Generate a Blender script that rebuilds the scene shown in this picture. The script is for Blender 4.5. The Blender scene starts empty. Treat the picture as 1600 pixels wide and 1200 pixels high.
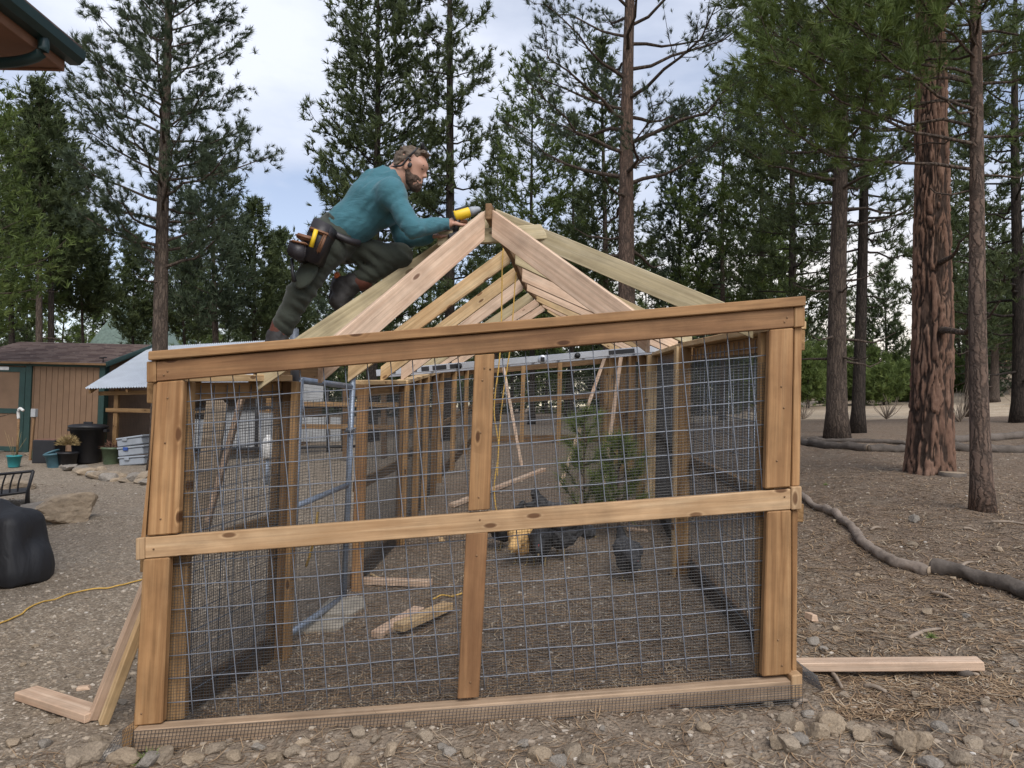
import bpy, bmesh, math, random
import numpy as np
from mathutils import Vector, Matrix
R_ = random.Random(7); RNG = np.random.default_rng(11)
S = bpy.context.scene
# ------------------------------------------------------------------ camera
EYE = 1.6; F = 1110.0
PITCH = math.atan(38.5/F); ROLL = 0.022
fw = Vector((0, math.cos(PITCH), math.sin(PITCH)))
rt0 = Vector((1, 0, 0)); up0 = rt0.cross(fw)
rt = (rt0*math.cos(ROLL) + up0*math.sin(ROLL)).normalized()
up = rt.cross(fw)
cd = bpy.data.cameras.new('camera'); cam = bpy.data.objects.new('camera', cd)
S.collection.objects.link(cam); S.camera = cam
cd.sensor_width = 36; cd.lens = 36*F/1600; cd.clip_start = .05; cd.clip_end = 3000
cam.matrix_world = Matrix(((rt.x, up.x, -fw.x, 0), (rt.y, up.y, -fw.y, 0), (rt.z, up.z, -fw.z, EYE), (0, 0, 0, 1)))
# ------------------------------------------------------------------ sky and light
SUN_EL, SUN_AZ = math.radians(48), math.radians(162)      # azimuth measured clockwise from +Y: behind the camera, a little right
w = bpy.data.worlds.new('World'); S.world = w; w.use_nodes = True
nt = w.node_tree; N = nt.nodes; L = nt.links; N.clear()
out = N.new('ShaderNodeOutputWorld'); bg = N.new('ShaderNodeBackground'); bg.inputs['Strength'].default_value = .08
sky = N.new('ShaderNodeTexSky'); sky.sky_type = 'NISHITA'; sky.sun_disc = False
sky.sun_elevation = SUN_EL; sky.sun_rotation = SUN_AZ; sky.dust_density = 2.0; sky.air_density = 1.0; sky.altitude = 2500
tc = N.new('ShaderNodeTexCoord')
mp = N.new('ShaderNodeMapping'); mp.inputs['Scale'].default_value = (1.0, 1.0, 2.6); mp.inputs['Location'].default_value = (3.3, .4, 0)
L.new(tc.outputs['Generated'], mp.inputs['Vector'])
n1 = N.new('ShaderNodeTexNoise'); n1.inputs['Scale'].default_value = 1.9; n1.inputs['Detail'].default_value = 7; n1.inputs['Roughness'].default_value = .52
L.new(mp.outputs['Vector'], n1.inputs['Vector'])
cr = N.new('ShaderNodeValToRGB'); cr.color_ramp.elements[0].position = .38; cr.color_ramp.elements[1].position = .66
cr.color_ramp.elements[0].color = (.30, .30, .30, 1); cr.color_ramp.elements[1].color = (.97, .97, .97, 1)
L.new(n1.outputs['Fac'], cr.inputs['Fac'])
sx = N.new('ShaderNodeSeparateXYZ'); L.new(tc.outputs['Generated'], sx.inputs[0])
hr = N.new('ShaderNodeValToRGB'); e = hr.color_ramp.elements
e[0].position = .0; e[0].color = (8.2, 6.7, 4.7, 1); e[1].position = .34; e[1].color = (5.6, 5.9, 6.7, 1)
m_ = hr.color_ramp.elements.new(.13); m_.color = (7.6, 7.0, 6.3, 1)
L.new(sx.outputs['Z'], hr.inputs['Fac'])
mx = N.new('ShaderNodeMixRGB'); L.new(cr.outputs['Color'], mx.inputs['Fac']); L.new(sky.outputs['Color'], mx.inputs[1]); L.new(hr.outputs['Color'], mx.inputs[2])
L.new(mx.outputs['Color'], bg.inputs['Color']); L.new(bg.outputs['Background'], out.inputs['Surface'])
sd = bpy.data.lights.new('sun', 'SUN'); sd.energy = 1.5; sd.angle = math.radians(40); sd.color = (1.0, .94, .86)
sun = bpy.data.objects.new('sun', sd); S.collection.objects.link(sun)
sdir = Vector((math.sin(SUN_AZ)*math.cos(SUN_EL), math.cos(SUN_AZ)*math.cos(SUN_EL), math.sin(SUN_EL)))
sun.rotation_euler = sdir.to_track_quat('Z', 'Y').to_euler(); sun.location = sdir*60
S.render.engine = 'CYCLES'
S.view_settings.view_transform = 'Standard'; S.view_settings.look = 'None'; S.view_settings.exposure = 1.1; S.view_settings.gamma = 1.0
S.view_settings.use_curve_mapping = False
S.render.resolution_x, S.render.resolution_y = 1024, 768
S.cycles.max_bounces = 5; S.cycles.diffuse_bounces = 3; S.cycles.glossy_bounces = 2

# ------------------------------------------------------------------ helpers
COL = S.collection
def ray(px, py): return fw + rt*((px-800)/F) + up*((600-py)/F)
def at(px, py, Y):
    d = ray(px, py); return Vector((0, 0, EYE)) + d*(Y/d.y)
def tag(o, label=None, cat=None, group=None, kind=None):
    if label: o['label'] = label
    if cat: o['category'] = cat
    if group: o['group'] = group
    if kind: o['kind'] = kind
    return o
def thing(name, label, cat, loc=(0, 0, 0), group=None):
    o = bpy.data.objects.new(name, None); COL.objects.link(o); o.location = loc; o.empty_display_size = .1
    return tag(o, label, cat, group)
PLOC = {}
def put(o, parent):
    COL.objects.link(o)
    if parent is not None:
        o.parent = parent; o.matrix_parent_inverse = wm(parent).inverted()
    return o
def wm(o):
    m = o.matrix_basis.copy()
    p = o.parent; i = o.matrix_parent_inverse.copy()
    while p is not None:
        m = p.matrix_basis @ i @ m; i = p.matrix_parent_inverse.copy(); p = p.parent
    return m
def mesh(name, v, f, mat=None, parent=None, smooth=False, mtx=None):
    me = bpy.data.meshes.new(name); me.from_pydata([tuple(p) for p in v], [], [tuple(q) for q in f]); me.update()
    if smooth: me.shade_smooth()
    o = bpy.data.objects.new(name, me)
    if mat: me.materials.append(mat)
    if mtx is not None: o.matrix_basis = mtx
    return put(o, parent)
def npmesh(name, v, f, mat=None, parent=None, smooth=False, attr=None):
    """v (n,3) float, f (m,k) int, k = 3 or 4"""
    me = bpy.data.meshes.new(name); v = np.ascontiguousarray(v, np.float32); f = np.ascontiguousarray(f, np.int32)
    n, m, k = len(v), len(f), f.shape[1]
    me.vertices.add(n); me.vertices.foreach_set('co', v.ravel())
    me.loops.add(m*k); me.loops.foreach_set('vertex_index', f.ravel())
    me.polygons.add(m); me.polygons.foreach_set('loop_start', np.arange(0, m*k, k, dtype=np.int32))
    me.polygons.foreach_set('use_smooth', np.full(m, smooth, bool))
    me.update(calc_edges=True)
    if attr:
        for an, av in attr.items():
            a = me.attributes.new(an, 'FLOAT', 'POINT'); a.data.foreach_set('value', np.ascontiguousarray(av, np.float32))
    if mat: me.materials.append(mat)
    o = bpy.data.objects.new(name, me)
    return put(o, parent)
def frame(p0, p1, upv=(0, 0, 1)):
    x = (Vector(p1)-Vector(p0)).normalized(); z = Vector(upv); z = z - x*z.dot(x)
    if z.length < 1e-4: z = Vector((1, 0, 0)) - x*x.x
    z.normalize(); y = z.cross(x)
    c = (Vector(p0)+Vector(p1))/2
    return Matrix(((x.x, y.x, z.x, c.x), (x.y, y.y, z.y, c.y), (x.z, y.z, z.z, c.z), (0, 0, 0, 1)))
def chambox(sx, sy, sz, b=.004):
    b = min(b, sx*.3, sy*.3, sz*.3)
    bm = bmesh.new(); bmesh.ops.create_cube(bm, size=1)
    for v in bm.verts: v.co = Vector((v.co.x*sx, v.co.y*sy, v.co.z*sz))
    if b > 0: bmesh.ops.bevel(bm, geom=list(bm.edges), offset=b, segments=1, affect='EDGES', profile=.5)
    return bm
def bm_obj(name, bm, mat, parent, mtx=None, smooth=False):
    me = bpy.data.meshes.new(name); bm.to_mesh(me); bm.free()
    if smooth: me.shade_smooth()
    if mat: me.materials.append(mat)
    o = bpy.data.objects.new(name, me)
    if mtx is not None: o.matrix_basis = mtx
    return put(o, parent)
def board(name, p0, p1, w, t, mat, parent, upv=(0, 0, 1), b=.004):
    Lg = (Vector(p1)-Vector(p0)).length
    return bm_obj(name, chambox(Lg, t, w, b), mat, parent, frame(p0, p1, upv))
def rafter(name, p0, p1, w, t, mat, parent):
    """board from the ridge down to the plate, cut plumb at the ridge and at the tail"""
    M4 = frame(p0, p1); d = (Vector(p1)-Vector(p0)); Lg = d.length; tn = -d.z/max(1e-6, math.hypot(d.x, d.y))
    bm = chambox(Lg, t, w, .003)
    for v in bm.verts: v.co.x -= v.co.z*tn
    return bm_obj(name, bm, mat, parent, M4)
def qboard(name, c, Y, t, mat, parent, b=.004):
    """c: TL TR BR BL photo corners of the front face, Y its distance (number or function of px), t its thickness away from us"""
    fY = Y if callable(Y) else (lambda px: Y)
    P = [at(x, y, fY(x)) for x, y in c]
    a, bb = (P[0]+P[3])/2, (P[1]+P[2])/2; cc, dd = (P[0]+P[1])/2, (P[2]+P[3])/2
    if (bb-a).length >= (cc-dd).length: M = frame(a, bb, cc-dd)
    else: M = frame(dd, cc, (1, 0, 0))
    Mi = M.inverted(); Q = [Mi @ p for p in P] + [Mi @ (p+Vector((0, t, 0))) for p in P]
    bm = bmesh.new(); vs = [bm.verts.new(q) for q in Q]
    for f in ((0, 1, 2, 3), (7, 6, 5, 4), (0, 4, 5, 1), (1, 5, 6, 2), (2, 6, 7, 3), (3, 7, 4, 0)): bm.faces.new([vs[i] for i in f])
    bmesh.ops.recalc_face_normals(bm, faces=bm.faces)
    if b: bmesh.ops.bevel(bm, geom=list(bm.edges), offset=b, segments=1, affect='EDGES')
    return bm_obj(name, bm, mat, parent, M)
def tube_np(pts, rad, n=6, cap=True):
    pts = [Vector(p) for p in pts]
    V, Fc = [], []
    for i, p in enumerate(pts):
        d = (pts[min(i+1, len(pts)-1)]-pts[max(i-1, 0)]).normalized()
        a = Vector((0, 0, 1)) if abs(d.z) < .9 else Vector((1, 0, 0))
        u = d.cross(a).normalized(); v = d.cross(u)
        r = rad[i] if hasattr(rad, '__len__') else rad
        for k in range(n):
            th = 2*math.pi*k/n; V.append(p + u*(math.cos(th)*r) + v*(math.sin(th)*r))
    for i in range(len(pts)-1):
        for k in range(n):
            k2 = (k+1) % n; Fc.append((i*n+k, i*n+k2, (i+1)*n+k2, (i+1)*n+k))
    if cap:
        Fc.append(tuple(range(n-1, -1, -1))); Fc.append(tuple((len(pts)-1)*n+k for k in range(n)))
    return V, Fc
def tube(name, pts, rad, mat, parent=None, n=8):
    v, f = tube_np(pts, rad, n); return mesh(name, v, f, mat, parent, True)
def smooth_pts(p, m=6):
    p = [Vector(q) for q in p]; o = []
    for i in range(len(p)-1):
        a, b, c, d = p[max(i-1, 0)], p[i], p[i+1], p[min(i+2, len(p)-1)]
        for k in range(m):
            t = k/m; o.append(.5*((2*b)+(c-a)*t+(2*a-5*b+4*c-d)*t*t+(3*b-a-3*c+d)*t**3))
    o.append(p[-1]); return o
def lathe(name, prof, mat, parent, loc, n=20, tilt=None, smooth=True):
    V, Fc = [], []
    for r, z in prof:
        for k in range(n): V.append((r*math.cos(2*math.pi*k/n), r*math.sin(2*math.pi*k/n), z))
    for i in range(len(prof)-1):
        for k in range(n): Fc.append((i*n+k, i*n+(k+1) % n, (i+1)*n+(k+1) % n, (i+1)*n+k))
    if prof[0][0] > 1e-4: Fc.append(tuple(range(n-1, -1, -1)))
    M = Matrix.Translation(loc) @ (tilt.to_matrix().to_4x4() if tilt is not None else Matrix.Identity(4))
    return mesh(name, V, Fc, mat, parent, smooth, M)
# numpy value noise
def _h(ix, iy, iz):
    n = (ix*374761393 + iy*668265263 + iz*2147483647*3 + 1013904223) & 0xffffffff
    n = ((n ^ (n >> 13))*1274126177) & 0xffffffff
    return ((n ^ (n >> 16)) & 0xffff)/65535.0
def vnoise(p):
    p = np.asarray(p, np.float64); i = np.floor(p).astype(np.int64); f = p-i; f = f*f*(3-2*f)
    r = 0
    for a in (0, 1):
        for b in (0, 1):
            for c in (0, 1):
                wgt = (f[..., 0] if a else 1-f[..., 0])*(f[..., 1] if b else 1-f[..., 1])*(f[..., 2] if c else 1-f[..., 2])
                r = r + wgt*_h(i[..., 0]+a, i[..., 1]+b, i[..., 2]+c)
    return r*2-1
def fbm(p, o=4):
    p = np.asarray(p, np.float64); r = 0; a = 1.0
    for k in range(o): r = r + a*vnoise(p*(2**k)+17.3*k); a *= .5
    return r
# ------------------------------------------------------------------ materials
class NT:
    def __init__(s, name):
        s.m = bpy.data.materials.new(name); s.m.use_nodes = True; s.t = s.m.node_tree; s.t.nodes.clear()
        s.o = s.n('ShaderNodeOutputMaterial'); s.b = s.n('ShaderNodeBsdfPrincipled'); s.l(s.b.outputs[0], s.o.inputs['Surface'])
    def n(s, ty, **k):
        x = s.t.nodes.new(ty)
        for a, v in k.items():
            if a in x.inputs: x.inputs[a].default_value = v
            else: setattr(x, a, v)
        return x
    def l(s, a, b): s.t.links.new(a, b)
    def ramp(s, src, stops):
        r = s.n('ShaderNodeValToRGB'); el = r.color_ramp.elements
        while len(el) < len(stops): el.new(.5)
        for e, (p, c) in zip(el, stops): e.position = p; e.color = (c, c, c, 1) if not hasattr(c, '__len__') else (*c, 1)
        s.l(src, r.inputs['Fac']); return r.outputs['Color']
    def mix(s, f, a, b, mode='MIX'):
        x = s.n('ShaderNodeMixRGB', blend_type=mode)
        for i, v in enumerate((f, a, b)):
            if hasattr(v, 'is_linked'): s.l(v, x.inputs[i])
            elif hasattr(v, '__len__'): x.inputs[i].default_value = (*v, 1)
            else: x.inputs[i].default_value = v
        return x.outputs[0]
    def math(s, op, a, b=0.0):
        x = s.n('ShaderNodeMath', operation=op)
        for i, v in enumerate((a, b)):
            if hasattr(v, 'is_linked'): s.l(v, x.inputs[i])
            else: x.inputs[i].default_value = v
        return x.outputs[0]
    def noise(s, vec, scale, det=4, rough=.55, dist=0):
        x = s.n('ShaderNodeTexNoise'); x.inputs['Scale'].default_value = scale; x.inputs['Detail'].default_value = det
        x.inputs['Roughness'].default_value = rough; x.inputs['Distortion'].default_value = dist
        if vec is not None: s.l(vec, x.inputs['Vector'])
        return x.outputs['Fac']
    def mapping(s, vec, sc, loc=None):
        x = s.n('ShaderNodeMapping'); x.inputs['Scale'].default_value = sc; s.l(vec, x.inputs['Vector'])
        if loc is not None: s.l(loc, x.inputs['Location'])
        return x.outputs[0]
    def objvec(s):
        """object coordinates shifted by a random amount per object"""
        t = s.n('ShaderNodeTexCoord'); i = s.n('ShaderNodeObjectInfo')
        a = s.n('ShaderNodeVectorMath', operation='ADD'); s.l(t.outputs['Object'], a.inputs[0])
        c = s.n('ShaderNodeCombineXYZ'); s.l(s.math('MULTIPLY', i.outputs['Random'], 37.0), c.inputs[0]); s.l(s.math('MULTIPLY', i.outputs['Random'], 91.0), c.inputs[1])
        s.l(s.math('MULTIPLY', i.outputs['Random'], 53.0), c.inputs[2]); s.l(c.outputs[0], a.inputs[1]); s.info = i
        return a.outputs[0]
    def bump(s, h, st=.3, d=.01):
        x = s.n('ShaderNodeBump'); x.inputs['Strength'].default_value = st; x.inputs['Distance'].default_value = d
        s.l(h, x.inputs['Height']); s.l(x.outputs[0], s.b.inputs['Normal'])
    def col(s, c): s.l(c, s.b.inputs['Base Color']) if hasattr(c, 'is_linked') else setattr(s.b.inputs['Base Color'], 'default_value', (*c, 1))
    def rough(s, r): s.b.inputs['Roughness'].default_value = r
def wood(name, dark, mid, light, knots=.5, stain=None, rough=.75, vary=.18):
    t = NT(name); v = t.objvec()
    warp = t.noise(t.mapping(v, (1.5, 9, 9)), 1, 2)
    g = t.noise(t.mapping(v, (2.2, 75, 75)), 1, 5, .6, .6)
    g2 = t.noise(t.mapping(v, (.7, 16, 16)), 1, 4, .55, 1.6)
    c = t.ramp(g2, [(.28, dark), (.5, mid), (.75, light)])
    c = t.mix(.5, c, t.ramp(g, [(.3, .45), (.6, 1.0)]), 'MULTIPLY')
    c = t.mix(.55, c, t.ramp(t.noise(v, 5.5, 5, .6), [(.3, .62), (.62, 1.12)]), 'MULTIPLY')
    vo = t.n('ShaderNodeTexVoronoi', feature='F1', voronoi_dimensions='2D'); sx3 = t.n('ShaderNodeSeparateXYZ'); t.l(t.mapping(v, (2.6, 1, 7.0)), sx3.inputs[0]); cx3 = t.n('ShaderNodeCombineXYZ'); t.l(sx3.outputs[0], cx3.inputs[0]); t.l(sx3.outputs[2], cx3.inputs[1]); t.l(cx3.outputs[0], vo.inputs['Vector']); vo.inputs['Scale'].default_value = 1
    k = t.math('ADD', vo.outputs['Distance'], t.math('MULTIPLY', t.math('SUBTRACT', warp, .5), .06))
    kf = t.ramp(k, [(.055, .95), (.075, .6), (.092, .0)])
    gate = t.ramp(t.n('ShaderNodeSeparateColor').outputs[0], [(0, 0), (1, 1)])
    sc = t.n('ShaderNodeSeparateColor'); t.l(vo.outputs['Color'], sc.inputs[0])
    gate = t.ramp(sc.outputs[0], [(1-knots, 0.0), (1-knots+.02, 1.0)])
    c = t.mix(t.math('MULTIPLY', kf, gate), c, tuple(x*q_ for x, q_ in zip(dark, (.30, .24, .22))))
    ring = t.ramp(k, [(.10, .0), (.14, .5), (.30, .0)])
    c = t.mix(t.math('MULTIPLY', ring, gate), c, tuple(x*.8 for x in dark))
    if stain: c = t.mix(t.ramp(t.noise(t.mapping(v, (1.3, 5, 5)), 1, 4), [(.52, 0), (.75, .75)]), c, stain)
    hsv = t.n('ShaderNodeHueSaturation'); t.l(c, hsv.inputs['Color'])
    t.l(t.math('ADD', 1-vary/2, t.math('MULTIPLY', t.info.outputs['Random'], vary)), hsv.inputs['Value'])
    t.col(hsv.outputs[0]); t.rough(rough); t.b.inputs['Specular IOR Level'].default_value = .25
    t.bump(t.mix(.4, g, g2), .35, .006); return t.m
def plain(name, c, rough=.6, metal=0, var=.25, sc=9, bump=.15, spec=.5, bd=.004):
    t = NT(name); v = t.objvec(); n = t.noise(v, sc, 5)
    t.col(t.mix(t.ramp(n, [(.3, 0), (.7, 1)]), tuple(x*(1-var) for x in c), tuple(min(1, x*(1+var)) for x in c)))
    t.rough(rough); t.b.inputs['Metallic'].default_value = metal; t.b.inputs['Specular IOR Level'].default_value = spec
    if bump: t.bump(t.noise(v, sc*5, 4), bump, bd)
    return t.m
M = {}
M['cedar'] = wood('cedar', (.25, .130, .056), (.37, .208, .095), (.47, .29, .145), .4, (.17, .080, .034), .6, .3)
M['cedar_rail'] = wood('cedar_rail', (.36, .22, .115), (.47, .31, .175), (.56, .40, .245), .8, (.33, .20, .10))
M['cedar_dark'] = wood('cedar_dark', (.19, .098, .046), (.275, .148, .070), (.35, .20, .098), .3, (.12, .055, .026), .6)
M['cedar_grey'] = wood('cedar_grey', (.27, .18, .115), (.38, .27, .18), (.47, .35, .25), .3, (.19, .13, .085))
M['inner'] = wood('inner', (.22, .125, .055), (.34, .205, .095), (.44, .28, .14), .35, (.15, .08, .035))
M['inner_dark'] = wood('inner_dark', (.11, .065, .035), (.17, .10, .05), (.24, .15, .08), .3)
M['fir'] = wood('fir', (.52, .36, .255), (.63, .46, .335), (.70, .54, .41), .15, (.50, .31, .20))
M['treated'] = wood('treated', (.39, .32, .19), (.51, .425, .265), (.60, .52, .36), .12, (.35, .25, .14))
M['pine_wood'] = wood('pine_wood', (.46, .30, .15), (.60, .42, .23), (.68, .52, .32), .5, (.42, .24, .11))
M['ridge_wood'] = wood('ridge_wood', (.16, .09, .045), (.25, .15, .08), (.33, .21, .12), .2)
M['old_wood'] = wood('old_wood', (.20, .15, .105), (.30, .235, .17), (.38, .31, .24), .3)
M['galv'] = plain('galv', (.20, .22, .26), .5, .3, .15, 14, .05)
M['pipe'] = plain('pipe', (.27, .32, .40), .45, .5, .2, 10, .05)
M['blackwire'] = plain('blackwire', (.018, .018, .02), .55, 0, .2, 20, 0)
M['meshwire'] = plain('meshwire', (.03, .03, .031), .5, .1, .3, 20, 0)
M['alu'] = plain('alu', (.52, .54, .58), .35, .6, .06, 8, .03)
M['black'] = plain('black', (.014, .014, .017), .5, 0, .3, 6, .1)
M['white'] = plain('white', (.75, .75, .74), .5, 0, .08, 6, .03)
M['ropey'] = plain('ropey', (.58, .36, .08), .6, 0, .15, 60, .2)
# ------------------------------------------------------------------ terrain
CP = []   # (x, y, z): read from the photograph where things stand on the ground
for px, py, Y in [(195, 1172, 3.33), (720, 1128, 3.36), (1250, 1092, 3.40), (441, 1024, 4.55), (567, 921, 5.85), (628, 850, 7.4), (1078, 892, 5.65), (1024, 792, 8.6),
                  (816, 692, 15), (745, 692, 15), (942, 690, 15), (100, 712, 16.5), (-150, 712, 16), (250, 745, 13), (1455, 738, 8.5), (1537, 798, 6.2), (1310, 687, 13), (1342, 676, 14.5),
                  (1600, 700, 11.5), (1700, 760, 8), (1400, 652, 24), (1560, 652, 26), (1300, 640, 32), (1560, 618, 36), (1640, 560, 42), (850, 655, 32), (60, 640, 40), (400, 655, 30), (1250, 634, 50)]:
    p = at(px, py, Y); CP.append((p.x, p.y, p.z))
CP += [(0, 0, .05), (-3, 0, -.05), (3, 0, .3), (0, -15, -.2), (-14, 2, -.1), (-14, 8, -.1), (14, 2, 1.3), (16, 14, 1.9), (-30, 30, .5), (-60, 60, .8), (60, 60, 6), (0, 80, 1.6), (0, 140, 1.4), (-90, 140, 1.0), (90, 140, 5), (-40, -20, -.6), (40, -20, 1.2)]
CP = np.array(CP); _c = 1.5
def _phi(r): return np.sqrt(r*r+_c*_c)
_A = _phi(np.hypot(CP[:, None, 0]-CP[None, :, 0], CP[:, None, 1]-CP[None, :, 1]))
_n = len(CP); _B = np.zeros((_n+1, _n+1)); _B[:_n, :_n] = _A + np.eye(_n)*-.02; _B[:_n, _n] = 1; _B[_n, :_n] = 1
_W = np.linalg.solve(_B, np.append(CP[:, 2], 0))
def gz_np(x, y):
    x = np.asarray(x, float); y = np.asarray(y, float); sh = x.shape; x = x.ravel(); y = y.ravel(); o = np.empty(len(x))
    for i in range(0, len(x), 40000):
        xs, ys = x[i:i+40000], y[i:i+40000]
        o[i:i+40000] = _phi(np.hypot(xs[:, None]-CP[None, :, 0], ys[:, None]-CP[None, :, 1])) @ _W[:_n] + _W[_n]
    far = np.clip((np.hypot(x, y)-90)/80, 0, 1); o = o*(1-far)+1.5*far
    d = np.hypot(x, y); P3 = np.stack([x*1.1, y*1.1, np.zeros_like(x)], -1)
    o += .035*fbm(P3, 3)*np.clip(1.4-d/30, .2, 1)
    near = d < 16
    if near.any():
        q = np.stack([x[near]*7, y[near]*7, np.ones(near.sum())], -1); o[near] += .014*fbm(q, 3)
        # loose dug-over soil in front of the pen
        dug = np.exp(-((y[near]-2.95)/.32)**2); q = np.stack([x[near]*4.5, y[near]*4.5, np.ones(near.sum())*3], -1); o[near] += dug*.028*fbm(q, 3)
    return o.reshape(sh)
def G(x, y): return float(gz_np(np.array([x]), np.array([y]))[0])
def gp(px, py, lo=1.5, hi=80.):
    """where the line of sight through a photo pixel meets the ground"""
    d = ray(px, py); ys = np.concatenate([np.linspace(lo, 20, 400), np.linspace(20, hi, 200)]); t = ys/d.y
    z = EYE+d.z*t-gz_np(d.x*t, ys)
    k = np.where(z <= 0)[0]; k = int(k[0]) if len(k) else len(ys)-1
    if k > 0:
        a = z[k-1]/(z[k-1]-z[k]+1e-9); y = ys[k-1]+(ys[k]-ys[k-1])*min(max(a, 0), 1)
    else: y = ys[0]
    p = at(px, py, y); p.z = G(p.x, p.y); return p
def axis(a, b, step, lo, hi, g=1.11):
    m = list(np.arange(a, b, step)); s = step; v = a
    L_ = []
    while v > lo: s *= g; v -= s; L_.append(v)
    s = step; v = m[-1]; H_ = []
    while v < hi: s *= g; v += s; H_.append(v)
    return np.array(L_[::-1]+m+H_)
gx = axis(-4.2, 4.6, .035, -700, 700); gy = axis(2.4, 8.5, .035, -150, 1200)
XX, YY = np.meshgrid(gx, gy, indexing='ij'); ZZ = gz_np(XX, YY)
nx, ny = XX.shape; idx = np.arange(nx*ny).reshape(nx, ny)
fq = np.stack([idx[:-1, :-1], idx[1:, :-1], idx[1:, 1:], idx[:-1, 1:]], -1).reshape(-1, 4)
def sstep(a, b, x): t = np.clip((x-a)/(b-a), 0, 1); return t*t*(3-2*t)
Q = np.stack([XX*.5, YY*.5, XX*0], -1); nz = fbm(Q, 3)
litter = sstep(.2, 1.4, XX-1.2+nz*.5)*sstep(3.4, 4.8, YY+nz*.6)
inpen = ((XX > -1.7+.08*YY-.2) & (XX < 1.1+.09*YY) & (YY > 3.3) & (YY < 15)).astype(float)
litter = np.maximum(litter, inpen*np.clip(.5+nz*.6, 0, .85)); litter = np.maximum(litter, sstep(17, 24, YY)*(.75+.2*nz))
road = sstep(21, 23, YY+nz)*(1-sstep(31, 33, YY+nz))*sstep(3, 6, XX+nz) + .75*sstep(12, 16, XX)*sstep(30, 35, YY)
gravel = sstep(-.3, 1.2, -XX-1.5+nz*.4)*(1-sstep(15, 19, YY))
# ground material
t = NT('ground_soil'); tcn = t.n('ShaderNodeTexCoord'); P = tcn.outputs['Object']
def att(nm):
    a = t.n('ShaderNodeAttribute'); a.attribute_name = nm; return a.outputs['Fac']
n_big = t.noise(P, .8, 5); n_mid = t.noise(P, 7, 6, .6); n_fine = t.noise(P, 60, 5, .65)
soil = t.ramp(n_mid, [(.25, (.17, .130, .096)), (.5, (.245, .195, .148)), (.78, (.33, .27, .21))])
vor = t.n('ShaderNodeTexVoronoi', feature='F1'); vor.inputs['Scale'].default_value = 30; vor.inputs['Randomness'].default_value = 1; t.l(P, vor.inputs['Vector'])
vs = t.n('ShaderNodeSeparateColor'); t.l(vor.outputs['Color'], vs.inputs[0])
stone = t.ramp(vs.outputs[1], [(0, (.20, .17, .14)), (.35, (.30, .25, .195)), (.7, (.40, .335, .26)), (1, (.52, .47, .40))])
pick = t.math('MULTIPLY', t.ramp(vs.outputs[0], [(.42, 0), (.5, 1)]), t.ramp(vor.outputs['Distance'], [(.3, 1), (.46, 0)]))
soil = t.mix(t.math('MULTIPLY', pick, .55), soil, stone)
vor2 = t.n('ShaderNodeTexVoronoi', feature='F1'); vor2.inputs['Scale'].default_value = 48; t.l(P, vor2.inputs['Vector'])
vs2 = t.n('ShaderNodeSeparateColor'); t.l(vor2.outputs['Color'], vs2.inputs[0])
grav = t.ramp(vs2.outputs[0], [(0, (.23, .19, .145)), (.4, (.34, .285, .22)), (.75, (.43, .365, .285)), (1, (.56, .50, .42))])
grav = t.mix(t.ramp(vor2.outputs['Distance'], [(.3, 0), (.6, .7)]), grav, (.20, .16, .12))
grav = t.mix(t.ramp(n_big, [(.4, .95), (.66, .4)]), soil, grav)
lit = t.mix(t.ramp(t.noise(t.mapping(P, (1, 1, 1)), 26, 6, .7, 2.5), [(.35, 0), (.65, 1)]), (.105, .080, .062), (.27, .198, .142))
lit = t.mix(t.ramp(t.noise(P, 2.2, 5), [(.42, 0), (.7, .6)]), lit, (.21, .17, .13))
lit = t.mix(t.math('MULTIPLY', pick, .25), lit, stone)
rd = t.mix(t.ramp(t.noise(P, 1.6, 6), [(.3, 0), (.7, 1)]), (.37, .29, .205), (.50, .415, .31))
c = t.mix(att('gravel'), soil, grav); c = t.mix(att('litter'), c, lit); c = t.mix(att('road'), c, rd)
c = t.mix(.6, c, t.ramp(n_fine, [(.28, .35), (.5, 1.0), (.75, 1.5)]), 'MULTIPLY'); c = t.mix(.5, c, t.ramp(t.noise(P, 17, 5, .6), [(.3, .5), (.6, 1.2)]), 'MULTIPLY')
t.col(c); t.rough(.95); t.b.inputs['Specular IOR Level'].default_value = .15
hh = t.mix(.5, n_fine, t.mix(.5, n_mid, t.ramp(vor2.outputs['Distance'], [(0, 1), (.55, 0)]))); t.bump(hh, 1.0, .035)
gr = npmesh('ground', np.stack([XX, YY, ZZ], -1).reshape(-1, 3), fq, t.m, None, True, dict(litter=litter.ravel(), road=np.clip(road, 0, 1).ravel(), gravel=gravel.ravel()))
tag(gr, 'bare gravelly soil and pine litter', None, None, 'structure')
# far mountains
def mountain(name, pts, Y, depth, mat, label):
    V = []; n = 60; xs = np.linspace(pts[0][0], pts[-1][0], n); ys = np.interp(xs, [p[0] for p in pts], [p[1] for p in pts])
    for j, (fr, dy) in enumerate(((0, -depth), (.55, -depth*.45), (1, 0), (.5, depth*.5), (0, depth))):
        for i in range(n):
            top = at(xs[i], ys[i], Y); z = (top.z+5*(fbm(np.array([xs[i]*.02, j*1.7, 5.]), 4)*(.35 if fr == 1 else .8)))*fr - (6 if fr == 0 else 0)
            V.append((top.x, Y+dy, z))
    Fc = [(j*n+i, j*n+i+1, (j+1)*n+i+1, (j+1)*n+i) for j in range(4) for i in range(n-1)]
    return tag(mesh(name, V, Fc, mat, None, True), label, None, None, 'structure')
M['mount_haze'] = plain('mount_haze', (.15, .20, .30), .95, 0, .2, .02, 0)  # bluish base colour stands in for distance haze over the forest
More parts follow.
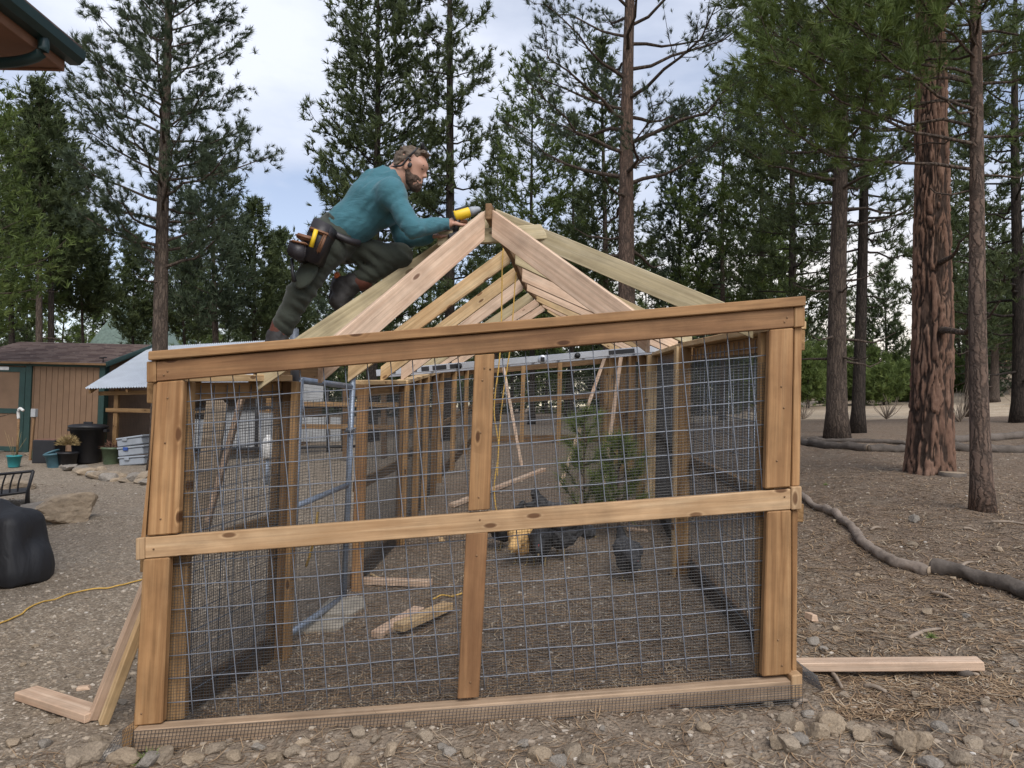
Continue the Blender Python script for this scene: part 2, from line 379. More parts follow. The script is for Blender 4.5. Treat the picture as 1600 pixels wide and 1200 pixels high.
mountain('hills', [(-700, 655), (40, 600), (150, 536), (215, 533), (300, 600), (700, 655), (1240, 660), (1370, 590), (1410, 553), (1450, 556), (1500, 575), (1700, 640), (2300, 700)], 900, 200, M['mount_haze'], 'forested ridge on the horizon tinted haze blue')

# ------------------------------------------------------------------ the chicken run
PEN = thing('chicken_run', 'unfinished timber chicken run with wire mesh walls and open rafter roof', 'chicken run', (-.1, 3.4, G(-.1, 3.4)))
YF = lambda px: 3.35 + (px-230)/1000*.05
YB = lambda px: YF(px)-.035
q = lambda n, c, m, Y=YF, t=.038, b=.004: qboard(n, c, Y, t, M[m], PEN, b)
q('cap_board', [(231, 549), (1259.5, 462), (1259.5, 477.5), (231, 563)], 'cedar', lambda p: YF(p)-.02, .14)
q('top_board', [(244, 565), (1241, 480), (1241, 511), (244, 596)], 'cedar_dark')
q('top_board_end', [(228.5, 565), (243, 564), (243, 597), (228.5, 598)], 'cedar', lambda p: YF(p)-.004, .5)
q('top_board_end', [(1242, 480), (1258, 478.5), (1258, 510), (1242, 511.5)], 'cedar', lambda p: YF(p)-.004, .5)
q('corner_post', [(244, 597), (286, 594), (277.5, 834), (229, 838)], 'cedar', YF, .05, .006)
q('corner_post', [(223, 874), (264, 871), (253, 1131), (208, 1135)], 'cedar', YF, .05, .006)
q('corner_post', [(1203, 515), (1240.5, 512), (1235.5, 761), (1196, 764)], 'cedar', YF, .05, .006)
q('corner_post', [(1199, 799.5), (1237, 797), (1237, 1054), (1191, 1058)], 'cedar', YF, .05, .006)
q('center_post', [(741.5, 555), (772.5, 552.5), (765, 796), (731.5, 798.5)], 'cedar')
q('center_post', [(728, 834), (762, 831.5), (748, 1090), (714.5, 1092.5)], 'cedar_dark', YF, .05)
q('middle_rail', [(226, 840), (1236, 764), (1236, 796), (226, 873)], 'cedar_rail')
q('rail_end', [(211.5, 841.5), (225.3, 840), (225.3, 874), (211.5, 876)], 'cedar_rail', lambda p: YF(p)-.006, .4)
q('rail_end', [(1236.8, 761), (1253, 760), (1253, 796), (1236.8, 797)], 'cedar_rail', lambda p: YF(p)-.006, .4)
q('bottom_board', [(208, 1141), (1236, 1064), (1236, 1093), (208, 1176)], 'cedar_grey', YB, .075)
q('bottom_end', [(190, 1141), (207, 1140), (207, 1175), (190, 1174)], 'inner', lambda p: YB(p)-.004, .3)
q('bottom_end', [(1237, 1056), (1254, 1054), (1254, 1090), (1237, 1093)], 'cedar_rail', lambda p: YB(p)-.004, .3)
# second layer behind the wire: framing posts and the edges of the side walls' posts
q('frame_post', [(272, 599), (299, 596), (288, 1124), (252, 1128)], 'inner', lambda p: YF(p)+.075, .05)
q('frame_post', [(1189, 519), (1212, 516), (1208, 1054), (1183, 1057)], 'inner', lambda p: YF(p)+.075, .05)
q('side_post', [(239, 599), (247, 598), (222, 838), (226, 838)], 'cedar', lambda p: YF(p)+.012, .1)
q('side_post', [(1241.5, 512), (1253.5, 511), (1250, 759), (1237, 760)], 'cedar', lambda p: YF(p)+.02, .1)
q('side_post', [(1238, 797.5), (1247, 797), (1245, 1053), (1237.6, 1056)], 'cedar', lambda p: YF(p)+.02, .1)
q('frame_plate', [(300, 562), (1200, 486), (1200, 500), (300, 582)], 'inner', lambda p: YF(p)+.08, .04)
# welded wire panel, every wire its own part
def YW(px): return YF(px)+.056
def wx0(y): return 289-(y-596)*.042     # inner edge of the left post
def wx1(y): return 1203-(y-515)*.020
def lineX(j, k): return 262+35.05*j+2.95*k
def lineY(x, k): return 630+35.9*k+((554.6+35.75*k)-(630+35.9*k))*(x-270)/930
for k in range(-1, 14):
    y0 = lineY(270, k); a, b_ = wx0(y0)-14, wx1(lineY(1200, k))+8
    pts = [at(x, lineY(x, k)+1.2*math.sin(x*.013+k*1.7)+.5*math.sin(x*.05+k), YW(x)) for x in np.linspace(a, b_, 25)]
    if k >= 0: tube('panel_wire', pts, .0026, M['galv'], PEN, 5)
for j in range(-2, 29):
    pts = []
    for k in np.linspace(-1.2, 13.6, 20):
        x = lineX(j, k)+.9*math.sin(k*.8+j*2.1); y = lineY(x, k)
        if wx0(y)-6 < x < wx1(y)+3 and y < 1139-(x-208)*.077+6: pts.append(at(x, y, YW(x)-.006))
    if len(pts) > 2: tube('panel_wire', pts, .0026, M['galv'], PEN, 5)
def cloth(name, P00, P10, P11, P01, step, r, mat, parent, wob=.002):
    """square hardware cloth over a quad: crossing wires, one mesh"""
    P00, P10, P11, P01 = map(Vector, (P00, P10, P11, P01))
    V, Fc = [], []
    def wire(a, b, n):
        ps = [a.lerp(b, i/n) for i in range(n+1)]
        d = (b-a).normalized(); u = d.cross(Vector((0, 1, .01))).normalized(); v = d.cross(u)
        o = len(V)
        for i, p in enumerate(ps):
            p = p + Vector((RNG.normal(0, wob*.15), RNG.normal(0, wob*.3), RNG.normal(0, wob*.15)))
            V.extend([p+u*r, p-u*.5*r+v*.87*r, p-u*.5*r-v*.87*r])
        for i in range(n):
            for k in range(3): Fc.append((o+3*i+k, o+3*i+(k+1) % 3, o+3*i+3+(k+1) % 3, o+3*i+3+k))
    wd = max((P10-P00).length, (P11-P01).length); hg = max((P01-P00).length, (P11-P10).length)
    nw, nh = max(2, int(wd/step)), max(2, int(hg/step))
    for i in range(nw+1): wire(P00.lerp(P10, i/nw), P01.lerp(P11, i/nw), max(1, int(hg/.5)))
    for i in range(nh+1): wire(P00.lerp(P01, i/nh), P10.lerp(P11, i/nh), max(1, int(wd/.5)))
    return tag(npmesh(name, np.array([tuple(v) for v in V]), np.array(Fc), mat, parent), None, None, None, 'stuff')
yc = lambda x: YF(x)+.066
cloth('hardware_cloth', at(275, 642, yc(275)), at(1205, 566, yc(1205)), at(1200, 1075, yc(1200)), at(255, 1150, yc(255)), .0140, .0010, M['meshwire'], PEN, .003)
ys_ = lambda x: YB(x)-.0035
cloth('hardware_cloth_skirt', at(209, 1143, ys_(209)-.003), at(1254, 1070, ys_(1252)-.006), at(1254, 1099, ys_(1252)-.008), at(200, 1190, ys_(200)-.004), .0165, .00125, M['blackwire'], PEN, .002)
cloth('hardware_cloth_skirt', at(188, 1140, ys_(209)-.006), at(209, 1128, ys_(209)-.004), at(206, 1180, ys_(209)-.008), at(150, 1196, 3.2), .0165, .0011, M['blackwire'], PEN, .003)
p_ = at(1253, 1062, 3.4); e_ = gp(1285, 1086); e_.z += .02
cloth('hardware_cloth_skirt', p_, p_+Vector((.03, .35, .03)), e_+Vector((.06, .2, .0)), e_, .0165, .0011, M['blackwire'], PEN, .004)
# side and back walls
def lerpP(poly, Y):
    for i in range(len(poly)-1):
        if Y <= poly[i+1][2] or i == len(poly)-2:
            a, b = at(*poly[i]), at(*poly[i+1]); t = (Y-poly[i][2])/(poly[i+1][2]-poly[i][2]); return a.lerp(b, t)
LT = [(246, 584, 3.42), (456, 586, 4.55), (566, 594, 5.85), (632, 594, 7.4), (690, 578, 11), (745, 574, 15)]
RT = [(1238, 500, 3.45), (1070, 535, 5.65), (1022, 551, 8.6), (975, 549, 11), (942, 556, 15)]
def wall_bottom(p): return Vector((p.x, p.y, G(p.x, p.y)))
def bay(poly, Ya, Yb, side, wires=True, step=.02, mats=('inner', 'inner_dark'), mid=True, lumber=True):
    a, b = lerpP(poly, Ya), lerpP(poly, Yb); ga, gb = wall_bottom(a), wall_bottom(b)
    dx = Vector((.03*side, 0, 0))
    board('top_plate', a+dx+Vector((0, 0, -.02)), b+dx+Vector((0, 0, -.02)), .04, .12, M['pine_wood'], PEN)
    board('top_board', a+dx*2.2+Vector((0, 0, -.095)), b+dx*2.2+Vector((0, 0, -.095)), .10, .036, M[mats[0]], PEN)
    if mid: board('middle_rail', a.lerp(ga, .52)+dx*2.2, b.lerp(gb, .52)+dx*2.2, .09, .036, M[mats[0]], PEN)
    board('bottom_board', ga+dx*2.2+Vector((0, 0, .06)), gb+dx*2.2+Vector((0, 0, .06)), .14, .036, M[mats[1]], PEN)
    cloth('hardware_cloth', a+dx+Vector((0, 0, -.14)), b+dx+Vector((0, 0, -.14)), gb+dx, ga+dx, step*.85, .0014, M['meshwire'], PEN, .004)
    if wires:
        n = int((b-a).length/.1); 
        for i in range(1, n): tube('panel_wire', [a.lerp(b, i/n)+dx*1.3+Vector((0, 0, -.06)), ga.lerp(gb, i/n)+dx*1.3], .0026, M['pipe'], PEN, 4)
        for i in range(1, 17): tube('panel_wire', [a.lerp(ga, i/17)+dx*1.2, b.lerp(gb, i/17)+dx*1.2], .0026, M['pipe'], PEN, 4)
bay(LT, 3.46, 4.52, -1, True, .02)
bay(LT, 5.95, 7.36, -1, False, .022); bay(LT, 7.44, 9.2, -1, False, .026); bay(LT, 9.2, 11, -1, False, .03); bay(LT, 11, 15, -1, False, .045)
bay(RT, 3.5, 5.6, 1, True, .02); bay(RT, 5.7, 8.55, 1, True, .022); bay(RT, 8.65, 11, 1, False, .03); bay(RT, 11, 15, 1, False, .045)
def post(poly, Y, w, t, m, off=0., name='side_post', dz=-.04):
    a = lerpP(poly, Y)+Vector((off, 0, dz)); g = wall_bottom(a); g.z -= .06
    return board(name, g, a, w, t, M[m], PEN, (1, 0, 0))
post(LT, 4.53, .085, .038, 'inner_dark', .0); post(LT, 4.49, .038, .085, 'inner', .062); post(LT, 4.53, .045, .07, 'inner', -.067)
post(LT, 5.88, .085, .085, 'cedar', -.0); post(LT, 7.4, .05, .085, 'inner', .03); post(LT, 7.4, .05, .085, 'inner_dark', -.025)
for Y in (8.4, 9.2, 10.2, 11, 12.2, 13.6, 15): post(LT, Y, .085, .085, 'inner' if R_.random() < .6 else 'inner_dark')
post(RT, 5.62, .11, .04, 'inner', -.01); post(RT, 5.60, .02, .09, 'pine_wood', -.078)
post(RT, 8.55, .11, .085, 'pine_wood', -.03)
for Y in (9.4, 10.2, 11, 11.9, 13, 14, 15): post(RT, Y, .09, .085, 'inner' if R_.random() < .6 else 'inner_dark')
A, B = lerpP(LT, 15), lerpP(RT, 15); gA, gB = wall_bottom(A), wall_bottom(B)
for fr, hh_, m in ((.06, .12, 'inner_dark'), (.46, .11, 'inner_dark'), (.95, .14, 'inner_dark')): board('back_rail', A.lerp(gA, fr), B.lerp(gB, fr), hh_, .04, M[m], PEN)
for f in (.37, .66): board('back_post', gA.lerp(gB, f), A.lerp(B, f), .09, .085, M['inner'], PEN, (1, 0, 0))
cloth('hardware_cloth', A, B, gB, gA, .045, .0012, M['meshwire'], PEN)
# roof: ridge, end rafters, hips, collar ties, common rafters
RD = [(763, 330, 4.225), (801, 397, 5.65), (813, 428, 6.7), (822, 446, 7.7), (852, 478, 12), (858, 484, 13)]
RDY = lambda Y: lerpP(RD, Y)
for i in range(len(RD)-1):
    if i != 4: board('ridge_board', at(*RD[i]), at(*RD[i+1]) if i != 3 else at(858, 484, 13), .095, .038, M['ridge_wood'], PEN)
upn = (0, 0, 1)
rafter('rafter', at(754.5, 353, 4.26), at(500, 571, 3.56), .135, .042, M['fir'], PEN)
rafter('rafter', at(772, 350, 4.26), at(1013, 526, 3.58), .135, .042, M['fir'], PEN)
HIPL = (at(764, 345, 4.5), at(402, 590, 4.22)); HIPR = (at(776, 343, 4.5), at(1176, 510, 3.72))
rafter('hip_rafter', *HIPL, .13, .04, M['treated'], PEN); rafter('hip_rafter', *HIPR, .118, .04, M['treated'], PEN)
qboard('collar_tie', [(683, 362), (845, 350), (858, 373), (683, 384)], 4.30, .036, M['treated'], PEN)
rm = ['pine_wood', 'pine_wood', 'fir', 'treated', 'fir', 'fir', 'pine_wood', 'fir']
for i, Y in enumerate((5.65, 6.62, 7.5, 9.2, 10.6, 12.2)):
    r = RDY(Y); l_ = lerpP(LT, Y+.05)+Vector((-.06, 0, .05)); g_ = lerpP(RT, Y+.05)+Vector((.06, 0, .03))
    rafter('rafter', r+Vector((-.02, 0, 0)), l_, .115, .038, M[rm[i]], PEN); rafter('rafter', r+Vector((.02, 0, -.02)), g_, .115, .038, M[rm[(i+3) % 8]], PEN)
for Y, m, f in ((9.26, 'fir', .5), (10.66, 'pine_wood', .5)):
    r = RDY(Y); board('collar_tie', r.lerp(lerpP(LT, Y), f)+Vector((0, -.05, 0)), r.lerp(lerpP(RT, Y), f*.82)+Vector((0, -.05, 0)), .085, .036, M[m], PEN)
# nail and screw heads on the front boards
for x, y in ((262, 622), (258, 692), (251, 811), (757, 575), (754, 594), (751, 676), (748, 777), (766, 577), (1226, 503), (1230, 496), (1214, 720), (1221, 604), (1225, 637), (1226, 776), (262, 580), (256, 586), (745, 868), (735, 1066), (221, 1115), (750, 812), (240, 858), (1222, 1040), (1216, 1000)):
    c = at(x, y, YF(x)-.0015); lathe('nail_head', [(.0045, 0), (.0045, .002), (.0, .002)], M['ridge_wood'], PEN, c, 8, Vector((0, -1, 0)).to_track_quat('Z', 'Y'))
# pipe gate in the left wall
GT = thing('gate', 'grey pipe-framed wire gate in the left wall of the run', 'gate', at(500, 960, 5.2))
gA0, gB0 = at(470, 594, 4.62), at(549, 604, 5.72); gA1, gB1 = at(452, 990, 4.66), at(538, 932, 5.72)
tube('gate_frame', [gA0, gB0], .022, M['pipe'], GT, 10); tube('gate_frame', [gA1, gB1], .022, M['pipe'], GT, 10)
tube('gate_frame', [at(552, 574, 5.72), at(537, 940, 5.72)], .024, M['pipe'], GT, 12); tube('gate_frame', [gA0, gA1], .02, M['pipe'], GT, 10)
tube('gate_frame', [gA0.lerp(gA1, .50), gB0.lerp(gB1, .47)], .02, M['pipe'], GT, 10)
cloth('gate_mesh', gA0, gB0, gB1, gA1, .022, .0009, M['meshwire'], GT)
lt = lathe('latch', [(.0, -.02), (.034, -.02), (.034, .02), (.0, .02)], M['galv'], GT, at(547, 672, 5.7), 10)
tube('latch_bolt', [at(538, 675, 5.68), at(556, 669, 5.68)], .008, M['galv'], lt, 6)
tube('post_cap', [at(461, 600, 4.6), at(460, 514, 4.6)], [.028, .028], M['galv'], GT, 12)
# mud-coloured pavers under the gate
M['concrete'] = plain('concrete', (.33, .295, .24), .9, 0, .22, 7, .35)
for i, c in enumerate(([(515, 938), (566, 934), (572, 950), (548, 963), (487, 965)], [(478, 968), (553, 967), (530, 985), (455, 992)])):
    P = [gp(x, y) for x, y in c]; zz = max(p.z for p in P)+.012
    V = [(p.x, p.y, p.z+.016) for p in P]+[(p.x, p.y, p.z-.05) for p in P]; n = len(P)
    o = mesh('paver', V, [tuple(range(n))]+[tuple(range(2*n-1, n-1, -1))]+[(k, n+k, n+(k+1) % n, (k+1) % n) for k in range(n)], M['concrete'])
    tag(o, ['flat concrete paver at the foot of the gate post', 'nearer flat concrete paver half buried inside the gate'][i], 'paver')
# ladder laid across the run
LD = thing('ladder', 'aluminium ladder laid flat across the tops of the run walls', 'ladder', at(800, 566, 8.3))
la, lb = at(588, 583, 8.2), at(1082, 540, 8.2)
board('side_rail', la, lb, .075, .03, M['alu'], LD); board('side_rail', la+Vector((0, .4, .0)), lb+Vector((0, .4, .0)), .075, .03, M['alu'], LD)
for i in range(1, 12): p = la.lerp(lb, i/12); tube('rung', [p, p+Vector((0, .4, 0))], .016, M['alu'], LD, 8)
for f, w_ in ((.045, .12), (.115, .10), (.155, .09), (.20, .16), (.245, .09), (.775, .30)):
    p = la.lerp(lb, f)+Vector((0, -.018, 0)); d = (lb-la).normalized(); board('label_plate', p-d*w_/2, p+d*w_/2, .05, .006, M['black'], LD)
for f in (.262, .635): p = la.lerp(lb, f)+Vector((0, -.03, 0)); lathe('rail_cap', [(.034, -.012), (.034, .012), (0, .014)], M['black'], LD, p, 14, Vector((0, -1, 0)).to_track_quat('Z', 'Y'))
p = la.lerp(lb, .525)+Vector((0, -.03, .0)); rc = lathe('rung_lock', [(.052, -.012), (.052, .008), (.04, .014), (0, .014)], M['alu'], LD, p+Vector((0, 0, -.01)), 18, Vector((0, -1, 0)).to_track_quat('Z', 'Y'))
board('lock_pad', p+Vector((-.022, -.022, -.01)), p+Vector((.022, -.022, -.01)), .05, .008, M['black'], rc)
tx = bpy.data.curves.new('label_text', 'FONT'); tx.body = 'WERNER'; tx.size = .036; tx.extrude = .001; tx.align_x = 'CENTER'; tx.align_y = 'CENTER'
to = bpy.data.objects.new('label_text', tx); tx.materials.append(M['white'])
dg = bpy.context.evaluated_depsgraph_get()
p = la.lerp(lb, .045)+Vector((0, -.023, 0)); d = (lb-la).normalized(); z = Vector((0, 0, 1)); z = (z-d*z.dot(d)).normalized(); y_ = z.cross(d)
COL.objects.link(to); dg.update(); tm = bpy.data.meshes.new_from_object(to.evaluated_get(dg)); bpy.data.objects.remove(to)
tm.materials.clear(); tm.materials.append(M['white'])
to = bpy.data.objects.new('label_text', tm); to.matrix_basis = Matrix(((d.x, z.x, -y_.x, p.x), (d.y, z.y, -y_.y, p.y), (d.z, z.z, -y_.z, p.z), (0, 0, 0, 1))); put(to, LD)
# cords
c1 = smooth_pts([at(x, y, 5.6) for x, y in ((803, 392), (787, 385), (784, 470), (783, 520), (780, 566), (772, 640), (779, 700), (772, 760), (776, 800))])
tag(tube('hanging_cord', c1, .006, M['ropey'], None, 6), 'yellow cord hanging from the ridge beside the middle post, left strand', 'cord')
c2 = smooth_pts([at(x, y, 6.3) for x, y in ((812, 412), (806, 430), (801, 500), (797, 545), (785, 625), (779, 700), (777, 745))])
tag(tube('hanging_cord', c2, .006, M['ropey'], None, 6), 'yellow cord hanging from the ridge, right strand farther back', 'cord')
def ground_line(pix, dz=.012, m=8):
    P = smooth_pts([gp(x, y) for x, y in pix], m); return [Vector((p.x, p.y, G(p.x, p.y)+dz)) for p in P]
tag(tube('extension_cord', ground_line([(-60, 1004), (20, 968), (60, 945), (130, 925), (180, 918), (225, 905), (262, 893)]), .0065, M['ropey'], None, 8), 'yellow extension cord lying across the gravel left of the run', 'cord')
tag(tube('extension_cord', ground_line([(676, 938), (690, 932), (705, 934), (722, 929)], .01), .007, M['ropey'], None, 6), 'short end of yellow cord on the dirt inside the run', 'cord')
tag(tube('work_cord', [at(x, y, 5.45) for x, y in ((497, 800), (489, 850), (484, 868), (478, 886))], .01, M['ropey'], None, 6), 'yellow and black strap end hanging at the gate', 'cord')
# loose lumber
def lumber(name, a, b, w, t, m, label, upv=(0, 0, 1), cat='board'):
    return tag(board(name, a, b, w, t, M[m], None, upv), label, cat)
def glum(px0, px1, w, t, m, label, lift=.0, yaw_flat=True):
    a, b = gp(*px0), gp(*px1); a.z += w/2+lift; b.z += w/2+lift
    return lumber('lumber', a, b, w, t, m, label)
glum((40, 1090), (150, 1126), .045, .12, 'fir', 'thick pink lumber offcut with a split end lying left of the run', .005)
glum((1238, 1052), (1533, 1050), .045, .09, 'fir', 'long pink board lying on the dirt right of the corner post', .02)
a, b = at(146, 1093, 3.72), at(232, 905, 3.70); a.z = G(a.x, a.y)+.01; lumber('leaning_board', a, b, .045, .045, 'fir', 'left of two pale sticks leaning against the left corner post', (1, -1, 0))
a, b = at(163, 1096, 3.68), at(243, 915, 3.60); a.z = G(a.x, a.y)+.01; lumber('leaning_board', a, b, .045, .045, 'pine_wood', 'right of two pale sticks leaning against the left corner post', (1, -1, 0))
def chip(c, s, m, label):
    p = gp(*c); bm = chambox(*s, .003); bmesh.ops.rotate(bm, verts=bm.verts, cent=(0, 0, 0), matrix=Matrix.Rotation(R_.uniform(0, 3), 3, 'Z') @ Matrix.Rotation(R_.uniform(-.15, .15), 3, 'X'))
    for v in bm.verts:
        if v.co.x > 0 and v.co.z > 0: v.co.x *= .7
    return tag(bm_obj('wood_scrap', bm, M[m], None, Matrix.Translation(p+Vector((0, 0, s[2]*.4)))), label, 'wood scrap')
chip((131, 1077), (.07, .045, .02), 'fir', 'small flat pink wood scrap beside the leaning sticks')
chip((1268, 968), (.07, .05, .04), 'fir', 'small pink block of cut wood on the dirt right of the run')
glum((588, 998), (655, 957), .045, .09, 'fir', 'left of two short crossed offcuts inside the run'); glum((622, 994), (700, 958), .05, .09, 'pine_wood', 'right of two short crossed offcuts inside the run', .03)
glum((566, 912), (672, 916), .05, .09, 'fir', 'pinkish offcut lying near the foot of the gate post'); glum((705, 793), (850, 736), .05, .09, 'fir', 'long pale board lying in the run beyond the middle rail')
glum((580, 905), (600, 916), .02, .03, 'pine_wood', 'thin splinter leaning on the pink offcut near the gate', .03)
chip((690, 845), (.10, .06, .03), 'pine_wood', 'small pale wood scrap under the middle rail'); chip((996, 829), (.22, .07, .02), 'fir', 'pale pink flat scrap behind the lone hen')
for pa, pb, m, lb_ in (((875, 697, 10.2), (946, 556, 11), 'fir', 'slim brace leaning left at the far right wall'), ((942, 705, 9.6), (971, 552, 9.9), 'fir', 'pale board leaning upright against the right wall'), ((816, 692, 12), (784, 560, 12.5), 'fir', 'thin brace slanting beside the middle post at the back')):
    a, b = at(*pa), at(*pb); a.z = G(a.x, a.y); lumber('leaning_board', a, b, .05, .03, m, lb_, (1, 0, 0))
# boards leaning outside the left wall
LB = [at(x, y, 4.6) for x, y in ((296, 860), (322, 862), (354, 633), (331, 610), (322, 625))]
V = [tuple(p) for p in LB]+[tuple(p+Vector((0, .025, 0))) for p in LB]
tag(mesh('fence_board', V, [(0, 1, 2, 3, 4), (9, 8, 7, 6, 5)]+[(k, k+5, (k+1) % 5+5, (k+1) % 5) for k in range(5)], M['old_wood']), 'weathered grey dog-eared fence board leaning outside the left wall', 'board')
lumber('leaning_board', at(325, 815, 4.45), at(384, 600, 4.45), .05, .03, 'fir', 'slim pink-brown stick leaning beside the weathered fence board', (0, 1, 0))
# ------------------------------------------------------------------ shed and lean-to on the left
M['tan'] = plain('tan', (.25, .155, .095), .85, 0, .1, 4, .25)
M['green'] = plain('green', (.022, .060, .052), .6, 0, .15, 6, .1)
M['dkgreen'] = plain('dkgreen', (.012, .035, .036), .4, 0, .15, 6, .05)
M['soffit'] = plain('soffit', (.24, .125, .08), .8, 0, .12, 5, .2)
M['dark'] = plain('dark', (.02, .018, .016), .9, 0, .2, 5, 0)
def boxw(name, a, b, mat, parent, bev=.006):
    a, b = Vector(a), Vector(b); s = b-a
    return bm_obj(name, chambox(abs(s.x), abs(s.y), abs(s.z), bev), mat, parent, Matrix.Translation((a+b)/2))
SH = thing('shed', 'tan wooden garden shed with green trim and brown shingle roof', 'shed', at(100, 712, 17))
sx0, sx1, sy0, sy1 = -13.2, -9.76, 17.0, 21.4
zE = at(163, 568, 17).z; zB = min(G(sx0, sy0), G(sx1, sy0))-.25; zR = at(237, 538, 19.2).z
wall = boxw('wall', (sx0+.03, sy0+.05, zB), (sx1-.03, sy1, zE), M['tan'], SH)
dx0, dx1 = at(-30, 600, 17).x, at(43, 600, 17).x
# siding boards, one by one, right of the door
xs = np.linspace(dx1+.02, sx1-.12, 13)
for i in range(12): boxw('siding_board', (xs[i], sy0, zB), (xs[i+1]-.008, sy0+.05, zE-.02), M['tan'], SH, .004)
boxw('siding_board', (sx0, sy0, zB), (dx0-.14, sy0+.05, zE-.02), M['tan'], SH)
boxw('corner_trim', (sx1-.115, sy0-.02, zB), (sx1+.01, sy0+.045, zE-.01), M['green'], SH); boxw('corner_trim', (sx1-.03, sy0-.03, zB), (sx1+.03, sy0+.16, zE-.01), M['green'], SH)
boxw('eave_trim', (sx0, sy0-.03, zE-.10), (sx1, sy0-.001, zE), M['green'], SH)
dr = boxw('door', (dx0, sy0-.02, zB+.2), (dx1, sy0+.04, zE-.14), M['tan'], SH)
for a, b in (((dx1-.02, zB+.1), (dx1+.12, zE-.1)), ((dx0-.12, zB+.1), (dx0+.02, zE-.1))): boxw('door_trim', (a[0], sy0-.05, a[1]), (b[0], sy0-.0, b[1]), M['green'], dr)
for zz in (zE-.19, (zE+zB)/2+.02, zB+.32): boxw('door_rail', (dx0+.02, sy0-.045, zz-.06), (dx1-.02, sy0-.022, zz+.06), M['green'], dr)
boxw('door_stile', (dx1-.17, sy0-.048, zB+.26), (dx1-.03, sy0-.023, zE-.13), M['green'], dr)
boxw('sign_plate', (dx1-.75, sy0-.06, zE-.21), (dx1-.42, sy0-.05, zE-.13), M['white'], dr)
# gable end and roof
for y0_, y1_ in ((sy0, 19.2),):
    V = [(sx1-.03, sy0+.05, zE), (sx1-.03, sy1, zE), (sx1-.03, 19.2, zR-.06), (sx1-.2, sy0+.05, zE), (sx1-.2, sy1, zE), (sx1-.2, 19.2, zR-.06)]
    mesh('gable', V, [(0, 1, 2), (5, 4, 3), (0, 2, 5, 3), (1, 4, 5, 2), (0, 3, 4, 1)], M['tan'], SH)
t = NT('shingle'); v = t.n('ShaderNodeTexCoord').outputs['Object']; br = t.n('ShaderNodeTexVoronoi'); t.l(t.mapping(v, (4.5, 6.5, .1)), br.inputs['Vector']); br.inputs['Scale'].default_value = 1
s_ = t.n('ShaderNodeSeparateColor'); t.l(br.outputs['Color'], s_.inputs[0]); t.col(t.mix(.3, t.ramp(s_.outputs[0], [(0, (.085, .055, .05)), (.5, (.125, .085, .075)), (1, (.17, .125, .11))]), t.ramp(t.noise(v, 40, 3), [(.3, .5), (.7, 1.2)]), 'MULTIPLY')); t.rough(.95); M['shingle'] = t.m
slope = Vector((0, 19.2-sy0+.15, zR-zE)); nC = 15
for i in range(nC):
    a = Vector((0, sy0-.15, zE-.03))+slope*(i/nC); b = Vector((0, sy0-.15, zE-.03))+slope*((i+1.25)/nC)
    V = [(sx0-.15, a.y, a.z+.035), (sx1+.12, a.y, a.z+.035), (sx1+.12, b.y, b.z+.012), (sx0-.15, b.y, b.z+.012), (sx0-.15, a.y, a.z+.0), (sx1+.12, a.y, a.z)]
    mesh('shingle_course', V, [(0, 1, 2, 3), (4, 5, 1, 0)], M['shingle'], SH)
V = [(sx0-.15, sy0-.15, zE-.03), (sx1+.12, sy0-.15, zE-.03), (sx1+.12, 19.2, zR-.03), (sx0-.15, 19.2, zR-.03), (sx0-.15, sy1+.15, zE-.03), (sx1+.12, sy1+.15, zE-.03)]
mesh('roof_deck', V, [(0, 1, 2, 3), (3, 2, 5, 4)], M['shingle'], SH)
board('rake_trim', (sx1+.13, sy0-.17, zE-.03), (sx1+.13, 19.2, zR-.02), .12, .03, M['green'], SH)
board('eave_edge', (sx0-.15, sy0-.165, zE-.03), (sx1+.12, sy0-.165, zE-.03), .05, .02, M['ridge_wood'], SH)
tag(mesh('floor_slab', [(x, y, z) for z in (G(-12.6, 16.4)-.1, G(-12.6, 16.4)+.05) for x, y in ((-14, 15.9), (-12.05, 15.9), (-12.05, 17), (-14, 17))], [(4, 5, 6, 7), (0, 1, 5, 4), (1, 2, 6, 5), (3, 0, 4, 7)], M['concrete']), 'pale concrete step in front of the shed door', 'step')
p = at(161, 566, 16.9); SL = thing('solar_light', 'small black solar lamp on the shed eave corner', 'lamp', p)
tube('stem', [p, p+Vector((0, 0, .10))], .012, M['black'], SL, 6); board('panel', p+Vector((-.07, 0, .10)), p+Vector((.07, 0, .12)), .02, .10, M['black'], SL)
# lean-to run
LN = thing('lean_to', 'open wire lean-to with corrugated white metal roof beside the shed', 'lean-to', at(190, 690, 15.8))
e0, e1, r0, r1 = at(133, 607, 15.4), at(380, 585, 15.4), at(238, 542, 19), at(470, 535, 19)
e1 = e0+Vector((3.5, 0, .16)); r1 = at(432, 531, 19)
nu, nv = 240, 4; V = []
nrm = (e1-e0).cross(r0-e0).normalized()
for j in range(nv+1):
    for i in range(nu+1): V.append(e0.lerp(e1, i/nu).lerp(r0.lerp(r1, i/nu), j/nv)+nrm*(.016*math.cos(i*math.pi/2)))
M['corr'] = plain('corr', (.66, .70, .74), .38, .35, .07, 3, .05)
o = npmesh('roof_sheet', np.array([tuple(v) for v in V]), np.array([(j*(nu+1)+i, j*(nu+1)+i+1, (j+1)*(nu+1)+i+1, (j+1)*(nu+1)+i) for j in range(nv) for i in range(nu)]), M['corr'], LN, True)
for f in (.02, .25, .5, .75, .98): board('roof_beam', e0.lerp(e1, f)+Vector((0, .05, -.07)), r0.lerp(r1, f)+Vector((0, 0, -.07)), .09, .04, M['inner'], LN)
board('roof_beam', e0+Vector((.1, .35, -.1)), e1+Vector((0, .35, -.1)), .09, .04, M['inner'], LN)
